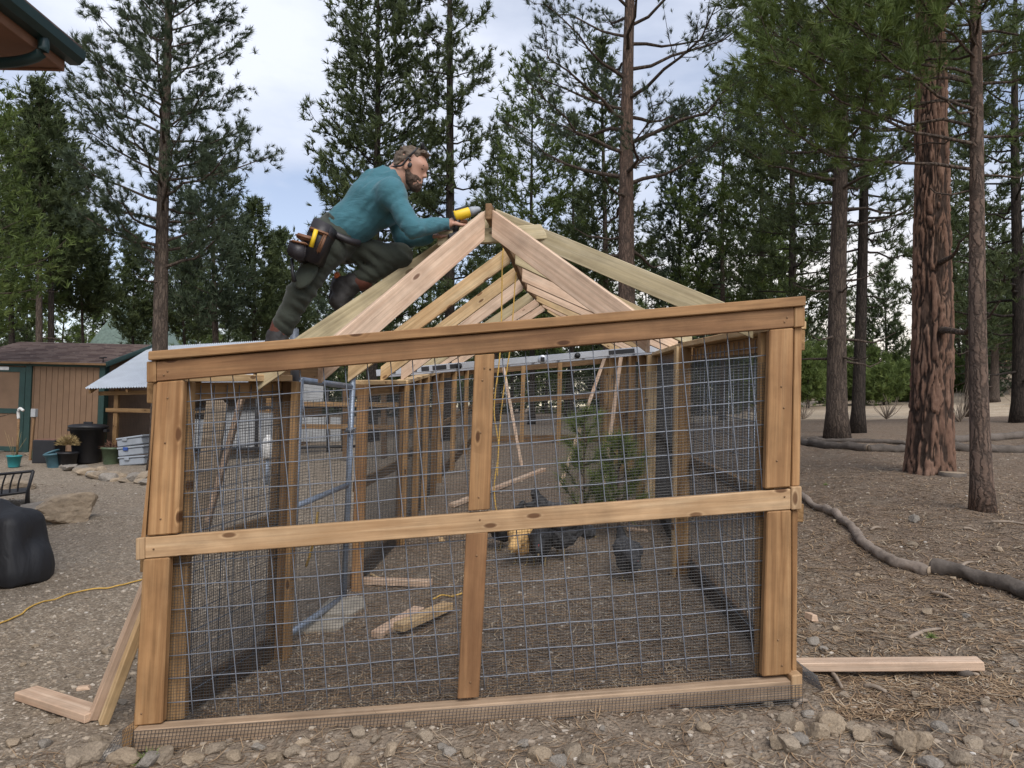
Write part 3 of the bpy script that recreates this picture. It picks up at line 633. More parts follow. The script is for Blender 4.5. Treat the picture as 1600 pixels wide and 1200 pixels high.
for px in (182, 300, 420):
    x = at(px, 640, 15.8).x; board('post', (x, 15.8, G(x, 15.8)-.1), (x, 15.8, e0.z+.02), .09, .09, M['inner'], LN, (1, 0, 0))
xa, xb = at(168, 640, 15.8).x, at(440, 640, 15.8).x; zm = at(182, 641, 15.8).z
board('rail', (xa, 15.74, zm), (xb, 15.74, zm+.02), .09, .04, M['inner'], LN)
board('rail', (xa, 15.74, G(xa, 15.7)+.05), (xb, 15.74, G(xb, 15.7)+.05), .12, .04, M['inner_dark'], LN)
cloth('hardware_cloth', (xa, 15.85, e0.z-.03), (xb, 15.85, e0.z-.03), (xb, 15.85, G(xb, 15.8)), (xa, 15.85, G(xa, 15.8)), .035, .0014, M['blackwire'], LN)
boxw('back_wall', (xa-.3, 18.9, zB), (xb, 19.0, r0.z-.1), M['inner_dark'], LN); boxw('side_wall', (xb, 15.9, zB), (xb+.06, 19.0, e0.z), M['inner_dark'], LN)
# dark-framed kennel and low fence seen through the left wire wall
KN = thing('kennel', 'black framed kennel with pale grey panels behind the run', 'kennel', at(460, 700, 15))
M['greypanel'] = plain('greypanel', (.36, .37, .38), .7, 0, .15, 3, .1)
for i, (x0, x1, y0, y1) in enumerate(((345, 398, 640, 700), (404, 440, 645, 700), (470, 505, 600, 628), (470, 510, 652, 690), (516, 532, 652, 690), (300, 338, 655, 705))):
    qboard('panel', [(x0, y0), (x1, y0), (x1, y1), (x0, y1)], 15, .04, M['greypanel'], KN)
for x in (341, 401, 455, 512, 536, 560): tube('frame_bar', [at(x, 606, 14.95), at(x, 706, 14.95)], .03, M['black'], KN, 6)
for y in (640, 703): tube('frame_bar', [at(295, y, 14.95), at(560, y-6, 14.95)], .035, M['black'], KN, 6)
FN = thing('rail_fence', 'low wooden rail fence behind the gate on the left', 'fence', at(600, 690, 13.5))
for x in (540, 600, 660): board('post', at(x, 715, 13.5), at(x, 600, 13.5), .1, .09, M['inner_dark'], FN, (1, 0, 0))
for y in (633, 668): board('rail', at(440, y-2, 13.45), at(668, y, 13.45), .09, .04, M['inner'], FN)
# white jug on a thin post
p = at(418, 716, 11.5); JG = thing('jug', 'white plastic jug set on a thin grey post left of the gate', 'jug', p)
lathe('body', [(.07, 0), (.10, .02), (.10, .24), (.07, .31), (.035, .35), (.035, .38), (0, .38)], M['white'], JG, p, 16)
tube('handle', smooth_pts([p+Vector((.08, -.05, .28)), p+Vector((.14, -.05, .24)), p+Vector((.10, -.05, .14))], 4), .012, M['white'], JG, 6)
g_ = Vector((p.x, p.y, G(p.x, p.y)-.05)); tag(tube('stake', [g_, p], .03, M['pipe'], None, 8), 'thin grey stake holding up the white jug', 'stake')
# things standing along the shed
M['teal'] = plain('teal', (.03, .25, .27), .5, 0, .12, 8, .1); M['blue'] = plain('blue', (.06, .14, .18), .55, 0, .15, 8, .1)
M['potgreen'] = plain('potgreen', (.09, .13, .075), .4, 0, .25, 14, .1); M['tote'] = plain('tote', (.30, .33, .37), .55, 0, .1, 6, .1)
M['yellow'] = plain('yellow', (.75, .50, .02), .5, 0, .1, 6, .1); M['deadplant'] = plain('deadplant', (.30, .22, .10), .9, 0, .35, 14, 0)
M['planter_soil'] = plain('planter_soil', (.16, .08, .055), .95, 0, .3, 14, .4)
def onG(px, Y): p = at(px, 700, Y); p.z = G(p.x, p.y)-.01; return p
p = onG(137, 15.2); TC = thing('trash_can', 'big black plastic bin with domed lid by the shed', 'bin', p)
lathe('body', [(.26, 0), (.27, .02), (.34, .70), (.36, .70), (.36, .74)], M['black'], TC, p, 24)
ld = lathe('lid', [(.375, .735), (.385, .76), (.375, .79), (.30, .815), (.12, .83), (0, .83)], M['black'], TC, p, 24)
board('handle', p+Vector((-.09, -.02, .85)), p+Vector((.09, -.02, .85)), .04, .05, M['black'], ld)
for s in (-1, 1): boxw('side_handle', p+Vector((s*.38-.04, -.06, .66)), p+Vector((s*.38+.04, .06, .72)), M['black'], TC)
p = onG(77, 15.3); PL = thing('planter_box', 'square black planter box full of soil by the shed', 'planter', p)
boxw('body', p+Vector((-.24, -.2, 0)), p+Vector((.24, .2, .50)), M['black'], PL, .02); boxw('soil', p+Vector((-.21, -.17, .48)), p+Vector((.21, .17, .515)), M['planter_soil'], PL, .02)
def pot(px, Y, r, h, mat, label, tilt=None, name='flower_pot', soil=True):
    p = onG(px, Y); T = thing(name, label, 'pot', p)
    lathe('body', [(r*.72, 0), (r*.75, .01), (r*.98, h*.88), (r*1.06, h*.88), (r*1.06, h), (r*.9, h), (r*.88, h*.93), (0, h*.93)], M[mat], T, p, 20, tilt); return T, p
from mathutils import Euler
pot(90, 14.9, .15, .30, 'blue', 'faded blue pot tipped over against the black planter', Euler((0, -.45, 0)).to_quaternion())
pot(86, 14.6, .15, .30, 'blue', 'faded blue pot standing before the tipped blue pot', Euler((0, -.12, 0)).to_quaternion())
T, p = pot(106, 14.7, .20, .32, 'black', 'black pot holding a round dried straw-coloured plant')
def tuftball(name, c, rad, n, ln, wd, mat, parent, flat=1.):
    V = []
    for _ in range(n):
        d = Vector((R_.gauss(0, 1), R_.gauss(0, 1), abs(R_.gauss(0, 1))*flat)).normalized(); q_ = c+d*rad*R_.uniform(.2, 1); s = Vector((R_.gauss(0, 1), R_.gauss(0, 1), R_.gauss(0, 1))).normalized()*wd
        V += [q_-s, q_+s, q_+d*ln*R_.uniform(.6, 1.3)]
    return npmesh(name, np.array([tuple(v) for v in V]), np.arange(len(V)).reshape(-1, 3), mat, parent)
tuftball('dried_plant', p+Vector((0, 0, .46)), .20, 900, .07, .008, M['deadplant'], T)
T, p = pot(175, 15.0, .20, .36, 'potgreen', 'green glazed flower pot with dead red-brown leaves'); tuftball('dead_leaves', p+Vector((0, 0, .33)), .17, 200, .08, .012, M['planter_soil'], T, .5)
T, p = pot(23, 14.4, .13, .24, 'teal', 'bright teal bucket with bare twigs near the shed door', None, 'bucket')
for i in range(7): tube('twig', [p+Vector((R_.uniform(-.05, .05), 0, .2)), p+Vector((R_.uniform(-.25, .2), R_.uniform(-.1, .1), R_.uniform(.5, .8)))], [.005, .002], M['deadplant'], T, 4)
p = onG(27, 15.9); T = thing('hydrant', 'thin standpipe water hydrant with bent white spout by the shed door', 'hydrant', p)
tube('pipe', [p, p+Vector((0, 0, .95))], .025, M['ridge_wood'], T, 8); tube('spout', smooth_pts([p+Vector((0, 0, .9)), p+Vector((0, -.02, 1.06)), p+Vector((.06, -.05, 1.13)), p+Vector((.14, -.06, 1.08))], 4), .032, M['white'], T, 8)
p = onG(48, 15.6); T = thing('meter_post', 'dark post with grey electrical box on top beside the shed', 'post', p)
board('post', p, p+Vector((.05, 0, 1.05)), .05, .05, M['ridge_wood'], T, (1, 0, 0)); boxw('outlet_box', p+Vector((.0, -.06, .95)), p+Vector((.10, .04, 1.13)), M['greypanel'], T)
p = onG(56, 15.7); tag(lathe('ceramic_pot', [(.08, 0), (.11, .05), (.11, .2), (.1, .22), (.08, .22), (.0, .2)], M['potgreen'], None, p, 14), 'small green ceramic pot beside the black planter', 'pot')
# stacked tote boxes
for i, (dz, rx) in enumerate(((0, -.10), (.20, -.13), (.40, -.16))):
    p = onG(214, 14.9)+Vector((-.03*i, 0, dz)); T = thing('storage_tote', ['lowest grey storage tote in the leaning stack', 'middle grey storage tote with blue latch in the stack', 'topmost grey storage tote of the leaning stack'][i], 'tote', p, 'stacked storage totes')
    for nm, a, b in (('body', (-.26, -.2, .0), (.26, .2, .15)), ('lid', (-.28, -.22, .15), (.28, .22, .19))):
        bm = chambox(b[0]-a[0], b[1]-a[1], b[2]-a[2], .02); bm_obj(nm, bm, M['tote'], T, Matrix.Translation(p+Vector((0, 0, (a[2]+b[2])/2))) @ Matrix.Rotation(rx, 4, 'Y'))
    boxw('latch', p+Vector((-.14, -.235, .10)), p+Vector((-.04, -.20, .17)), plain('latch_blue', (.03, .08, .3), .5) if i == 1 else M['tote'], T)
p = gp(190, 706); T = thing('dustpan', 'bright yellow plastic dustpan lying in front of the pots', 'dustpan', p)
board('pan', p+Vector((-.17, 0, .05)), p+Vector((.03, .02, .08)), .09, .14, M['yellow'], T); board('handle', p+Vector((.03, .02, .07)), p+Vector((.2, .03, .12)), .06, .05, M['yellow'], T)
# ------------------------------------------------------------------ house eave, top left
HS = thing('house', 'corner of a brown house eave with dark green gutter', 'house', (-4.3, 3.5, 0))
ex, zg = at(113, 104, 5.6).x, at(113, 104, 5.6).z
boxw('wall', (-9, 1.0, -.3), (ex-.75, 5.15, zg-.02), M['tan'], HS)
mesh('soffit', [(ex-.06, -1, zg-.05), (ex-.06, 5.52, zg-.05), (-9, 5.52, zg-.05), (-9, -1, zg-.05), (ex-.06, -1, zg-.02), (ex-.06, 5.52, zg-.02), (-9, 5.52, zg-.02), (-9, -1, zg-.02)], [(0, 1, 2, 3), (4, 7, 6, 5), (0, 4, 5, 1)], M['soffit'], HS)
board('fascia', (ex-.04, -1, zg+.04), (ex-.04, 5.53, zg+.04), .20, .03, M['soffit'], HS); board('fascia', (ex-.03, 5.54, zg+.03), (-9, 5.54, zg+.03), .19, .03, M['soffit'], HS)
gpf = [(-.06, .06), (-.06, -.05), (.02, -.05), (.06, -.01), (.065, .06), (.05, .06), (.045, .0), (.015, -.035), (-.045, -.035), (-.045, .06)]
V = [(ex+.04+a, y, zg+.06+b) for y in (-1, 5.6) for a, b in gpf]; n = len(gpf)
mesh('gutter', V, [(k, (k+1) % n, n+(k+1) % n, n+k) for k in range(n)]+[tuple(range(n-1, -1, -1)), tuple(range(n, 2*n))], M['dkgreen'], HS)
tube('downspout', smooth_pts([(ex+.03, 5.2, zg+.02), (ex+.02, 5.2, zg-.09), (ex-.15, 5.2, zg-.16), (ex-.62, 5.2, zg-.21), (ex-.70, 5.2, zg-.30), (ex-.70, 5.2, .1)], 6), .04, M['dkgreen'], HS, 10)
mesh('roof', [(ex+.06, -1, zg+.14), (ex+.06, 5.62, zg+.14), (-9, 5.62, zg+2.6), (-9, -1, zg+2.6), (ex+.06, -1, zg+.17), (ex+.06, 5.62, zg+.17), (-9, 5.62, zg+2.66), (-9, -1, zg+2.66)], [(0, 3, 2, 1), (4, 5, 6, 7), (0, 1, 5, 4), (1, 2, 6, 5), (2, 3, 7, 6)], M['shingle'], HS)
# neighbour's green-roofed cabin far left, power line
CB = thing('cabin', 'steep green-roofed cabin half hidden behind trees above the shed', 'cabin', at(215, 560, 48))
a, b, c_ = at(120, 560, 48), at(262, 560, 48), at(200, 462, 48); z0 = G(a.x, 48)-.5
mesh('roof', [a, b, c_, a+Vector((0, 7, 0)), b+Vector((0, 7, 0)), c_+Vector((0, 7, 0))], [(0, 2, 5, 3), (1, 4, 5, 2), (0, 1, 2), (3, 5, 4)], plain('cabinroof', (.16, .22, .19), .7), CB)
boxw('wall', (a.x+.6, 48.2, z0), (b.x-.6, 54.5, a.z), M['greypanel'], CB)
tag(tube('power_line', [Vector((0, 0, -.35*(1-(2*i/24-1)**2)))+at(-60, 282, 26).lerp(at(402, 362, 26), i/24) for i in range(25)], .006, M['greypanel'], None, 5), 'thin overhead power line crossing behind the left trees', 'power line')
# bench
p = gp(40, 797); Yb = p.y; BN = thing('bench', 'black metal garden bench with slatted back at the left edge', 'bench', p)
T_ = lambda x, y, d=0.: at(x, y, Yb+d)
tube('back_post', [T_(40, 797), T_(43, 768), T_(52, 736)], .022, M['black'], BN, 8); tube('top_rail', [T_(52, 736), T_(-60, 747)], .02, M['black'], BN, 8); tube('seat_rail', [T_(44, 768), T_(-60, 782)], .02, M['black'], BN, 8)
for i in range(8): x = 34-i*12.5; tube('slat', smooth_pts([T_(x, 738+(52-x)*.10), T_(x-5, 753+(52-x)*.10), T_(x-7, 770+(44-x)*.11)], 3), .011, M['black'], BN, 6)
tube('leg', [T_(-62, 812), T_(-60, 747)], .022, M['black'], BN, 8)
for x in (40, -62): tube('front_leg', [T_(x+4, 790, .55), T_(x+4, 762, .55)], .022, M['black'], BN, 8)
mesh('seat', [T_(44, 767), T_(-60, 781), T_(-60, 772, .6), T_(46, 761, .6)]+[v+Vector((0, 0, -.03)) for v in (T_(44, 767), T_(-60, 781), T_(-60, 772, .6), T_(46, 761, .6))], [(0, 1, 2, 3), (7, 6, 5, 4), (0, 4, 5, 1), (2, 6, 7, 3), (0, 3, 7, 4)], M['black'], BN)
# ------------------------------------------------------------------ blended solids: signed distance + surface nets
def _box_of(pr):
    if pr[0] == 'cone':
        a, b = np.array(pr[1]), np.array(pr[2]); r = max(pr[3], pr[4]); return np.minimum(a, b)-r, np.maximum(a, b)+r
    c = np.array(pr[1]); r = max(pr[3]); return c-r, c+r
def _dist(pr, P):
    if pr[0] == 'cone':
        a, b = np.array(pr[1], float), np.array(pr[2], float); ba = b-a; L2 = ba @ ba+1e-12
        h = np.clip(((P-a) @ ba)/L2, 0, 1); d = P-a-h[..., None]*ba
        return np.sqrt((d*d).sum(-1))-(pr[3]+(pr[4]-pr[3])*h)
    q_ = (P-np.array(pr[1])) @ pr[2]; r = np.array(pr[3]); k0 = np.sqrt(((q_/r)**2).sum(-1)); k1 = np.sqrt(((q_/(r*r))**2).sum(-1))+1e-9
    return k0*(k0-1)/k1
def sdf_obj(name, prims, h, k, mat, parent, cuts=(), disp=None, smooth=True):
    lo = np.min([_box_of(p)[0] for p in prims], 0)-3*h; hi = np.max([_box_of(p)[1] for p in prims], 0)+3*h
    n = np.ceil((hi-lo)/h).astype(int)+1; Fd = np.full(n, 1.0, np.float32)
    ax = [lo[i]+h*np.arange(n[i]) for i in range(3)]
    for pr in prims:
        kk = pr[5] if pr[0] == 'cone' and len(pr) > 5 else (pr[4] if pr[0] == 'ell' and len(pr) > 4 else k)
        a, b = _box_of(pr); i0 = np.maximum(((a-kk-3*h-lo)/h).astype(int), 0); i1 = np.minimum(((b+kk+3*h-lo)/h).astype(int)+2, n)
        sl = tuple(slice(i0[i], i1[i]) for i in range(3)); g = np.stack(np.meshgrid(*[ax[i][sl[i]] for i in range(3)], indexing='ij'), -1)
        d = _dist(pr, g); f = Fd[sl]; m = np.maximum(kk-np.abs(f-d), 0)/max(kk, 1e-6); Fd[sl] = np.minimum(f, d)-m*m*kk*.25
    if cuts or disp:
        g = np.stack(np.meshgrid(*ax, indexing='ij'), -1)
        for c, nn in cuts: Fd = np.maximum(Fd, ((g-np.array(c)) @ np.array(nn)))
        if disp is not None:
            mk = np.abs(Fd) < 4*h; Fd[mk] += disp(g[mk])
    ins = Fd < 0; c = [ins[a:n[0]-1+a, b:n[1]-1+b, d:n[2]-1+d] for a in (0, 1) for b in (0, 1) for d in (0, 1)]
    s = sum(x.astype(np.int8) for x in c); act = (s > 0) & (s < 8); cell = np.argwhere(act)
    acc = np.zeros((len(cell), 3)); cnt = np.zeros(len(cell))
    cor = [(a, b, d) for a in (0, 1) for b in (0, 1) for d in (0, 1)]
    val = {q_: Fd[cell[:, 0]+q_[0], cell[:, 1]+q_[1], cell[:, 2]+q_[2]] for q_ in cor}
    for q_ in cor:
        for a in range(3):
            if q_[a] == 0:
                r_ = list(q_); r_[a] = 1; r_ = tuple(r_); va, vb = val[q_], val[r_]; m = (va < 0) != (vb < 0)
                t_ = np.where(m, va/np.where(m, va-vb, 1), 0); pt = np.tile(np.array(q_, float), (len(cell), 1)); pt[:, a] += t_
                acc[m] += pt[m]; cnt[m] += 1
    V = lo+h*(cell+acc/cnt[:, None]); ix = np.full(n, -1, np.int64); ix[cell[:, 0], cell[:, 1], cell[:, 2]] = np.arange(len(cell))
    Q_ = []
    for a in range(3):
        b, d = (a+1) % 3, (a+2) % 3; s0 = [slice(1, n[i]-1) for i in range(3)]; s1 = list(s0); s0[a] = slice(0, n[a]-1); s1[a] = slice(1, n[a])
        A0, A1 = ins[tuple(s0)], ins[tuple(s1)]; e_ = np.argwhere(A0 != A1); 
        if not len(e_): continue
        off = np.array([1, 1, 1]); off[a] = 0; e_ = e_+off; flip = ins[e_[:, 0], e_[:, 1], e_[:, 2]]
        eb = np.zeros(3, int); eb[b] = 1; ed = np.zeros(3, int); ed[d] = 1
        f_ = np.stack([ix[tuple((e_-eb-ed).T)], ix[tuple((e_-ed).T)], ix[tuple(e_.T)], ix[tuple((e_-eb).T)]], -1)
        f_[~flip] = f_[~flip][:, ::-1]; Q_.append(f_)
    f_ = np.concatenate(Q_); f_ = f_[(f_ >= 0).all(1)]
    return npmesh(name, V, f_, mat, parent, smooth)
I3 = np.eye(3)
def rotmat(fwd, upv):
    x = np.array(fwd, float); x /= np.linalg.norm(x); z = np.array(upv, float); z -= x*(z @ x); z /= np.linalg.norm(z); return np.stack([x, np.cross(z, x), z], 1)
# grill under a cover
p = gp(10, 922); GB = thing('covered_grill', 'grill under a draped black cover at the left edge', 'grill', p)
t = NT('cover_cloth'); v = t.objvec(); t.col((.016, .017, .021)); t.rough(.62); t.bump(t.noise(t.mapping(v, (5, 5, 2)), 1, 4, .5, 1.5), .5, .03); M['cover'] = t.m
c = np.array(at(68, 860, 6.45)); c[2] = p.z; c += np.array([-.50, .0, 0])
dfn = lambda P: .022*fbm(np.stack([P[:, 0]*9, P[:, 1]*9, P[:, 2]*1.0], -1), 2)*np.clip((c[2]+.60-P[:, 2])/.45, .15, 1)
sdf_obj('cover', [('cone', c+[a*.30, b*.16, .12], c+[a*.27, b*.13, .50], .17, .13) for a in (-1, 1) for b in (-1, 1)]+[('cone', c+[-.30, 0, .12], c+[.30, 0, .12], .26, .26), ('cone', c+[-.26, 0, .50], c+[.20, 0, .48], .21, .19), ('cone', c+[-.2, 0, .60], c+[.05, 0, .60], .14, .14)], .018, .07, M['cover'], GB, [((0, 0, p.z+.01), (0, 0, -1))], dfn)
for s in (-.2, .2): lathe('wheel', [(.0, -.03), (.07, -.03), (.08, -.015), (.08, .015), (.07, .03), (.0, .03)], M['black'], GB, Vector(c)+Vector((s, 0, .07)), 14, Vector((1, 0, 0)).to_track_quat('Z', 'Y'))
# ------------------------------------------------------------------ rocks, gravel, litter, logs
def rock_mat(name, c):
    t = NT(name); v = t.objvec(); a = t.noise(v, 5, 6, .65); b = t.noise(v, 45, 4)
    col = t.ramp(a, [(.25, tuple(x*.55 for x in c)), (.5, c), (.8, tuple(min(.8, x*1.4) for x in c))]); col = t.mix(.4, col, t.ramp(b, [(.3, .6), (.7, 1.25)]), 'MULTIPLY')
    h = t.n('ShaderNodeHueSaturation'); t.l(col, h.inputs['Color']); t.l(t.math('ADD', .8, t.math('MULTIPLY', t.info.outputs['Random'], .3)), h.inputs['Value'])
    t.col(h.outputs[0]); t.rough(.93); t.b.inputs['Specular IOR Level'].default_value = .2; t.bump(t.mix(.5, a, b), .6, .01); return t.m
M['rock'] = rock_mat('rock', (.30, .245, .185)); M['rock_grey'] = rock_mat('rock_grey', (.29, .26, .225)); M['rock_tan'] = rock_mat('rock_tan', (.36, .285, .205))
def rock_mesh(seed, sub=3, planes=11, rough_=.06):
    r = np.random.default_rng(seed); bm = bmesh.new(); bmesh.ops.create_icosphere(bm, subdivisions=sub, radius=1)
    D = np.array([v.co for v in bm.verts]); D /= np.linalg.norm(D, axis=1)[:, None]
    nn = r.normal(size=(planes, 3)); nn /= np.linalg.norm(nn, axis=1)[:, None]; hh = r.uniform(.62, 1.0, planes)
    dp = D @ nn.T; rad = np.min(np.where(dp > .05, hh/np.maximum(dp, .05), 9), 1); rad = np.minimum(rad, 1.25)
    rad *= 1+rough_*fbm(D*2.5+seed*3.1, 3)
    for v, d, q_ in zip(bm.verts, D, rad): v.co = Vector(d*q_)
    me = bpy.data.meshes.new('rock'); bm.to_mesh(me); bm.free(); return me
RK = {}
def rock(p, s, rz, mat, label=None, group=None, seed=0, sink=.35, name='rock', sub=3):
    key = (seed, mat, sub)
    if key not in RK: RK[key] = rock_mesh(seed, sub); RK[key].materials.append(M[mat])
    o = bpy.data.objects.new(name, RK[key]); o.location = p+Vector((0, 0, s[2]*(1-2*sink))); o.rotation_euler = (R_.uniform(-.2, .2), R_.uniform(-.2, .2), rz); o.scale = s
    COL.objects.link(o); return tag(o, label, 'rock', group) if label else o
rock(gp(95, 812), (.40, .26, .20), .2, 'rock_tan', 'large pale tan boulder left of the run', None, 3, .2, 'boulder', 4)
rock(gp(62, 818), (.27, .22, .15), .9, 'rock_grey', 'smaller grey-tan boulder tucked against the large one', None, 5, .2, 'boulder', 4)
rock(gp(15, 765), (.32, .25, .12), .9, 'rock', 'low brown rock behind the bench slats', None, 8, .2, 'boulder', 4)
edge = [(48, 712), (62, 716), (75, 720), (85, 727), (98, 731), (112, 735), (122, 738), (133, 741), (143, 744), (152, 747), (160, 748), (170, 751), (176, 745), (183, 753), (190, 748), (200, 753), (209, 751), (218, 754), (226, 750), (232, 757), (128, 734), (158, 740), (104, 727)]
for i, (x, y) in enumerate(edge):
    s = R_.uniform(.09, .16); rock(gp(x, y), (s*R_.uniform(1, 1.5), s, s*R_.uniform(.45, .7)), R_.uniform(0, 3), R_.choice(['rock_tan', 'rock', 'rock_grey', 'rock_tan']), 'tan edging rock in the curved row below the shed', 'rocks edging the bed by the shed', R_.randrange(8), .25)
big = [((1300, 1143), .06, 'rock_tan', 'pale angular rock below the right end of the run'), ((1277, 1150), .05, 'rock_tan', 'flat tan shard leaning beside the pale angular rock'), ((1415, 1170), .06, 'rock_tan', None), ((1438, 1166), .05, 'rock_tan', None)]
fr = [(1225, 1128, .055), (1245, 1142, .05), (1262, 1118, .035), (1215, 1166, .05), (1200, 1105, .03), (1233, 1170, .06), (1252, 1160, .045), (1100, 1140, .035), (1160, 1122, .03), (1334, 1143, .045), (1347, 1154, .05), (1270, 1005, .045), (1305, 985, .03), (1288, 1016, .035),
      (640, 1135, .035), (655, 1128, .03), (665, 1155, .045), (690, 1170, .035), (700, 1180, .045), (730, 1178, .04), (748, 1190, .035), (845, 1185, .05), (870, 1192, .045), (895, 1178, .055), (915, 1190, .05), (960, 1195, .035), (820, 1165, .03), (560, 1150, .05), (585, 1158, .03), (455, 1180, .05), (470, 1166, .035),
      (335, 1172, .055), (365, 1186, .04), (300, 1192, .055), (255, 1188, .07), (230, 1196, .06), (195, 1188, .085), (170, 1180, .06), (145, 1185, .09), (120, 1192, .075), (240, 1178, .04), (405, 1170, .035), (430, 1190, .05), (520, 1184, .04), (610, 1178, .04), (545, 1196, .05), (150, 1160, .04),
      (70, 1165, .04), (45, 1150, .03), (85, 1130, .03), (22, 1165, .045), (165, 1020, .03), (125, 1058, .03), (55, 1010, .03), (195, 1060, .035), (190, 1100, .03), (205, 1030, .03), (35, 1040, .028), (1390, 1150, .04), (1320, 1090, .03), (1430, 1088, .03), (1540, 1100, .03), (1520, 1165, .05), (1470, 1140, .04), (1560, 1180, .045), (1580, 1130, .03), (1455, 1195, .06), (1500, 1190, .05), (1530, 980, .03), (1450, 960, .04), (1410, 985, .03), (1370, 980, .022), (1340, 1000, .025), (1560, 860, .04), (1425, 852, .05), (1430, 815, .06), (1305, 815, .035), (1340, 900, .03), (1490, 905, .03), (1510, 965, .035), (1395, 1165, .03), (1140, 1195, .03), (1040, 1180, .025), (1010, 1160, .02), (940, 1140, .02), (1180, 1185, .03)]
NF = 'loose stone lying on the bare soil'
def stone_place(x, y):
    if x > 1255 and y < 1040: return 'on the needle litter right of the run'
    if x > 1300: return 'on the soil at the lower right corner'
    if x > 1080: return 'heaped before the right end of the bottom board'
    if x > 620: return 'on the dug soil before the middle of the run'
    if x > 205: return 'on the dug soil before the left end of the bottom board'
    return 'on the ground left of the left corner post'
for x, y, s in fr:
    s *= .72
    rock(gp(x, y), (s*R_.uniform(.9, 1.35), s, s*R_.uniform(.55, .85)), R_.uniform(0, 3), R_.choice(['rock_tan', 'rock', 'rock_grey', 'rock']), ('large ' if s > .045 else 'fist-sized ' if s > .03 else 'small ')+'loose grey-tan stone '+stone_place(x, y), 'stones '+stone_place(x, y), R_.randrange(8), .3, 'stone')
for (x, y), s, m, lb_ in big: rock(gp(x, y), (s, s*.8, s*.8), R_.uniform(0, 3), m, lb_ or ('left' if x < 1425 else 'right')+' of two big tan rocks side by side at lower right', None, R_.randrange(8), .25, 'stone')
# gravel: countless pebbles in one mesh
def scatter_region(n, fn, lo, hi):
    P = []
    while len(P) < n:
        px = R_.uniform(-20, 1620); Y = lo+(hi-lo)*R_.random()**1.4; x = (px-800)/F*Y
        if fn(x, Y): P.append((x, Y))
    P = np.array(P); return np.column_stack([P, gz_np(P[:, 0], P[:, 1])])
bm = bmesh.new(); bmesh.ops.create_icosphere(bm, subdivisions=1, radius=1); iv = np.array([v.co for v in bm.verts]); itf = np.array([[v.index for v in f.verts] for f in bm.faces]); bm.free()
def pebbles(name, pts, smin, smax, mat, label):
    n = len(pts); s = smin*(smax/smin)**(RNG.random(n)**2.2); k = len(iv)
    sc = s[:, None]*np.column_stack([RNG.uniform(.8, 1.5, n), RNG.uniform(.7, 1.1, n), RNG.uniform(.45, .8, n)])
    v = iv[None]*(1+RNG.normal(0, .16, (n, k, 1))); th = RNG.uniform(0, 6.28, n); cs, sn = np.cos(th), np.sin(th)
    v = v*sc[:, None, :]; v = np.stack([v[..., 0]*cs[:, None]-v[..., 1]*sn[:, None], v[..., 0]*sn[:, None]+v[..., 1]*cs[:, None], v[..., 2]], -1)+pts[:, None, :]
    f = (itf[None]+np.arange(n)[:, None, None]*k).reshape(-1, 3)
    return tag(npmesh(name, v.reshape(-1, 3), f, mat, None, False, dict(tint=np.repeat(RNG.random(n), k))), label, 'gravel', None, 'stuff')
t = NT('pebble'); a = t.n('ShaderNodeAttribute'); a.attribute_name = 'tint'
t.col(t.mix(.4, t.ramp(a.outputs['Fac'], [(0, (.19, .155, .12)), (.4, (.30, .245, .19)), (.75, (.39, .325, .25)), (.95, (.46, .41, .35)), (1, (.55, .51, .46))]), t.ramp(t.noise(t.n('ShaderNodeTexCoord').outputs['Object'], 120, 3), [(.3, .6), (.7, 1.2)]), 'MULTIPLY')); t.rough(.95); M['pebble'] = t.m
pebbles('gravel', scatter_region(7500, lambda x, y: (x < -1.2 and y > 3.3) or (y < 3.3 and R_.random() < .4), 2.6, 13), .005, .022, M['pebble'], 'fine tan gravel strewn over the yard left and in front')
pebbles('pebbles', scatter_region(5200, lambda x, y: x > -1.2 and y > 3.3, 3.3, 11), .004, .017, M['pebble'], 'small pebbles strewn in the run and on the forest floor')
def litter_mesh(name, pts, lmin, lmax, wd, mat, label, up_=.35):
    n = len(pts); th = RNG.uniform(0, 6.28, n); ln = RNG.uniform(lmin, lmax, n); d = np.column_stack([np.cos(th), np.sin(th), RNG.normal(0, up_*.4, n)]); s = np.column_stack([-np.sin(th), np.cos(th), np.zeros(n)])*wd*RNG.uniform(.6, 1.4, (n, 1))
    bend = s/wd*ln[:, None]*RNG.uniform(-.15, .15, (n, 1)); z = np.array([0, 0, .006]); m = pts+z+bend; a = pts-d*ln[:, None]/2+z*.4; b = pts+d*ln[:, None]/2+z*.6
    v = np.stack([a-s*.5, a+s*.5, m-s, m+s, b-s*.4, b+s*.4], 1).reshape(-1, 3); v[:, 2] = np.maximum(v[:, 2], np.repeat(pts[:, 2], 6)+.002)
    o = np.arange(n)[:, None]*6; f = np.concatenate([o+[0, 1, 3, 2], o+[2, 3, 5, 4]])
    return tag(npmesh(name, v, f, mat, None, False, dict(tint=np.repeat(RNG.random(n), 6))), label, 'litter', None, 'stuff')
t = NT('litter_mat'); a = t.n('ShaderNodeAttribute'); a.attribute_name = 'tint'; t.col(t.ramp(a.outputs['Fac'], [(0, (.10, .066, .043)), (.45, (.25, .16, .09)), (.85, (.37, .26, .155)), (1, (.46, .39, .29))])); t.rough(.9); M['litter'] = t.m
litter_mesh('pine_litter', scatter_region(17000, lambda x, y: (x > 1.5+.08*(y-3.4)) and y > 3.2, 3.2, 13), .05, .16, .0032, M['litter'], 'brown pine needles and twigs covering the forest floor right of the run')
litter_mesh('straw_litter', scatter_region(11000, lambda x, y: -1.6+.12*(y-3.4) < x < 1.25+.08*(y-3.4) and 3.4 < y, 3.4, 10), .05, .17, .0030, M['litter'], 'straw and dead needles scattered over the floor of the run')
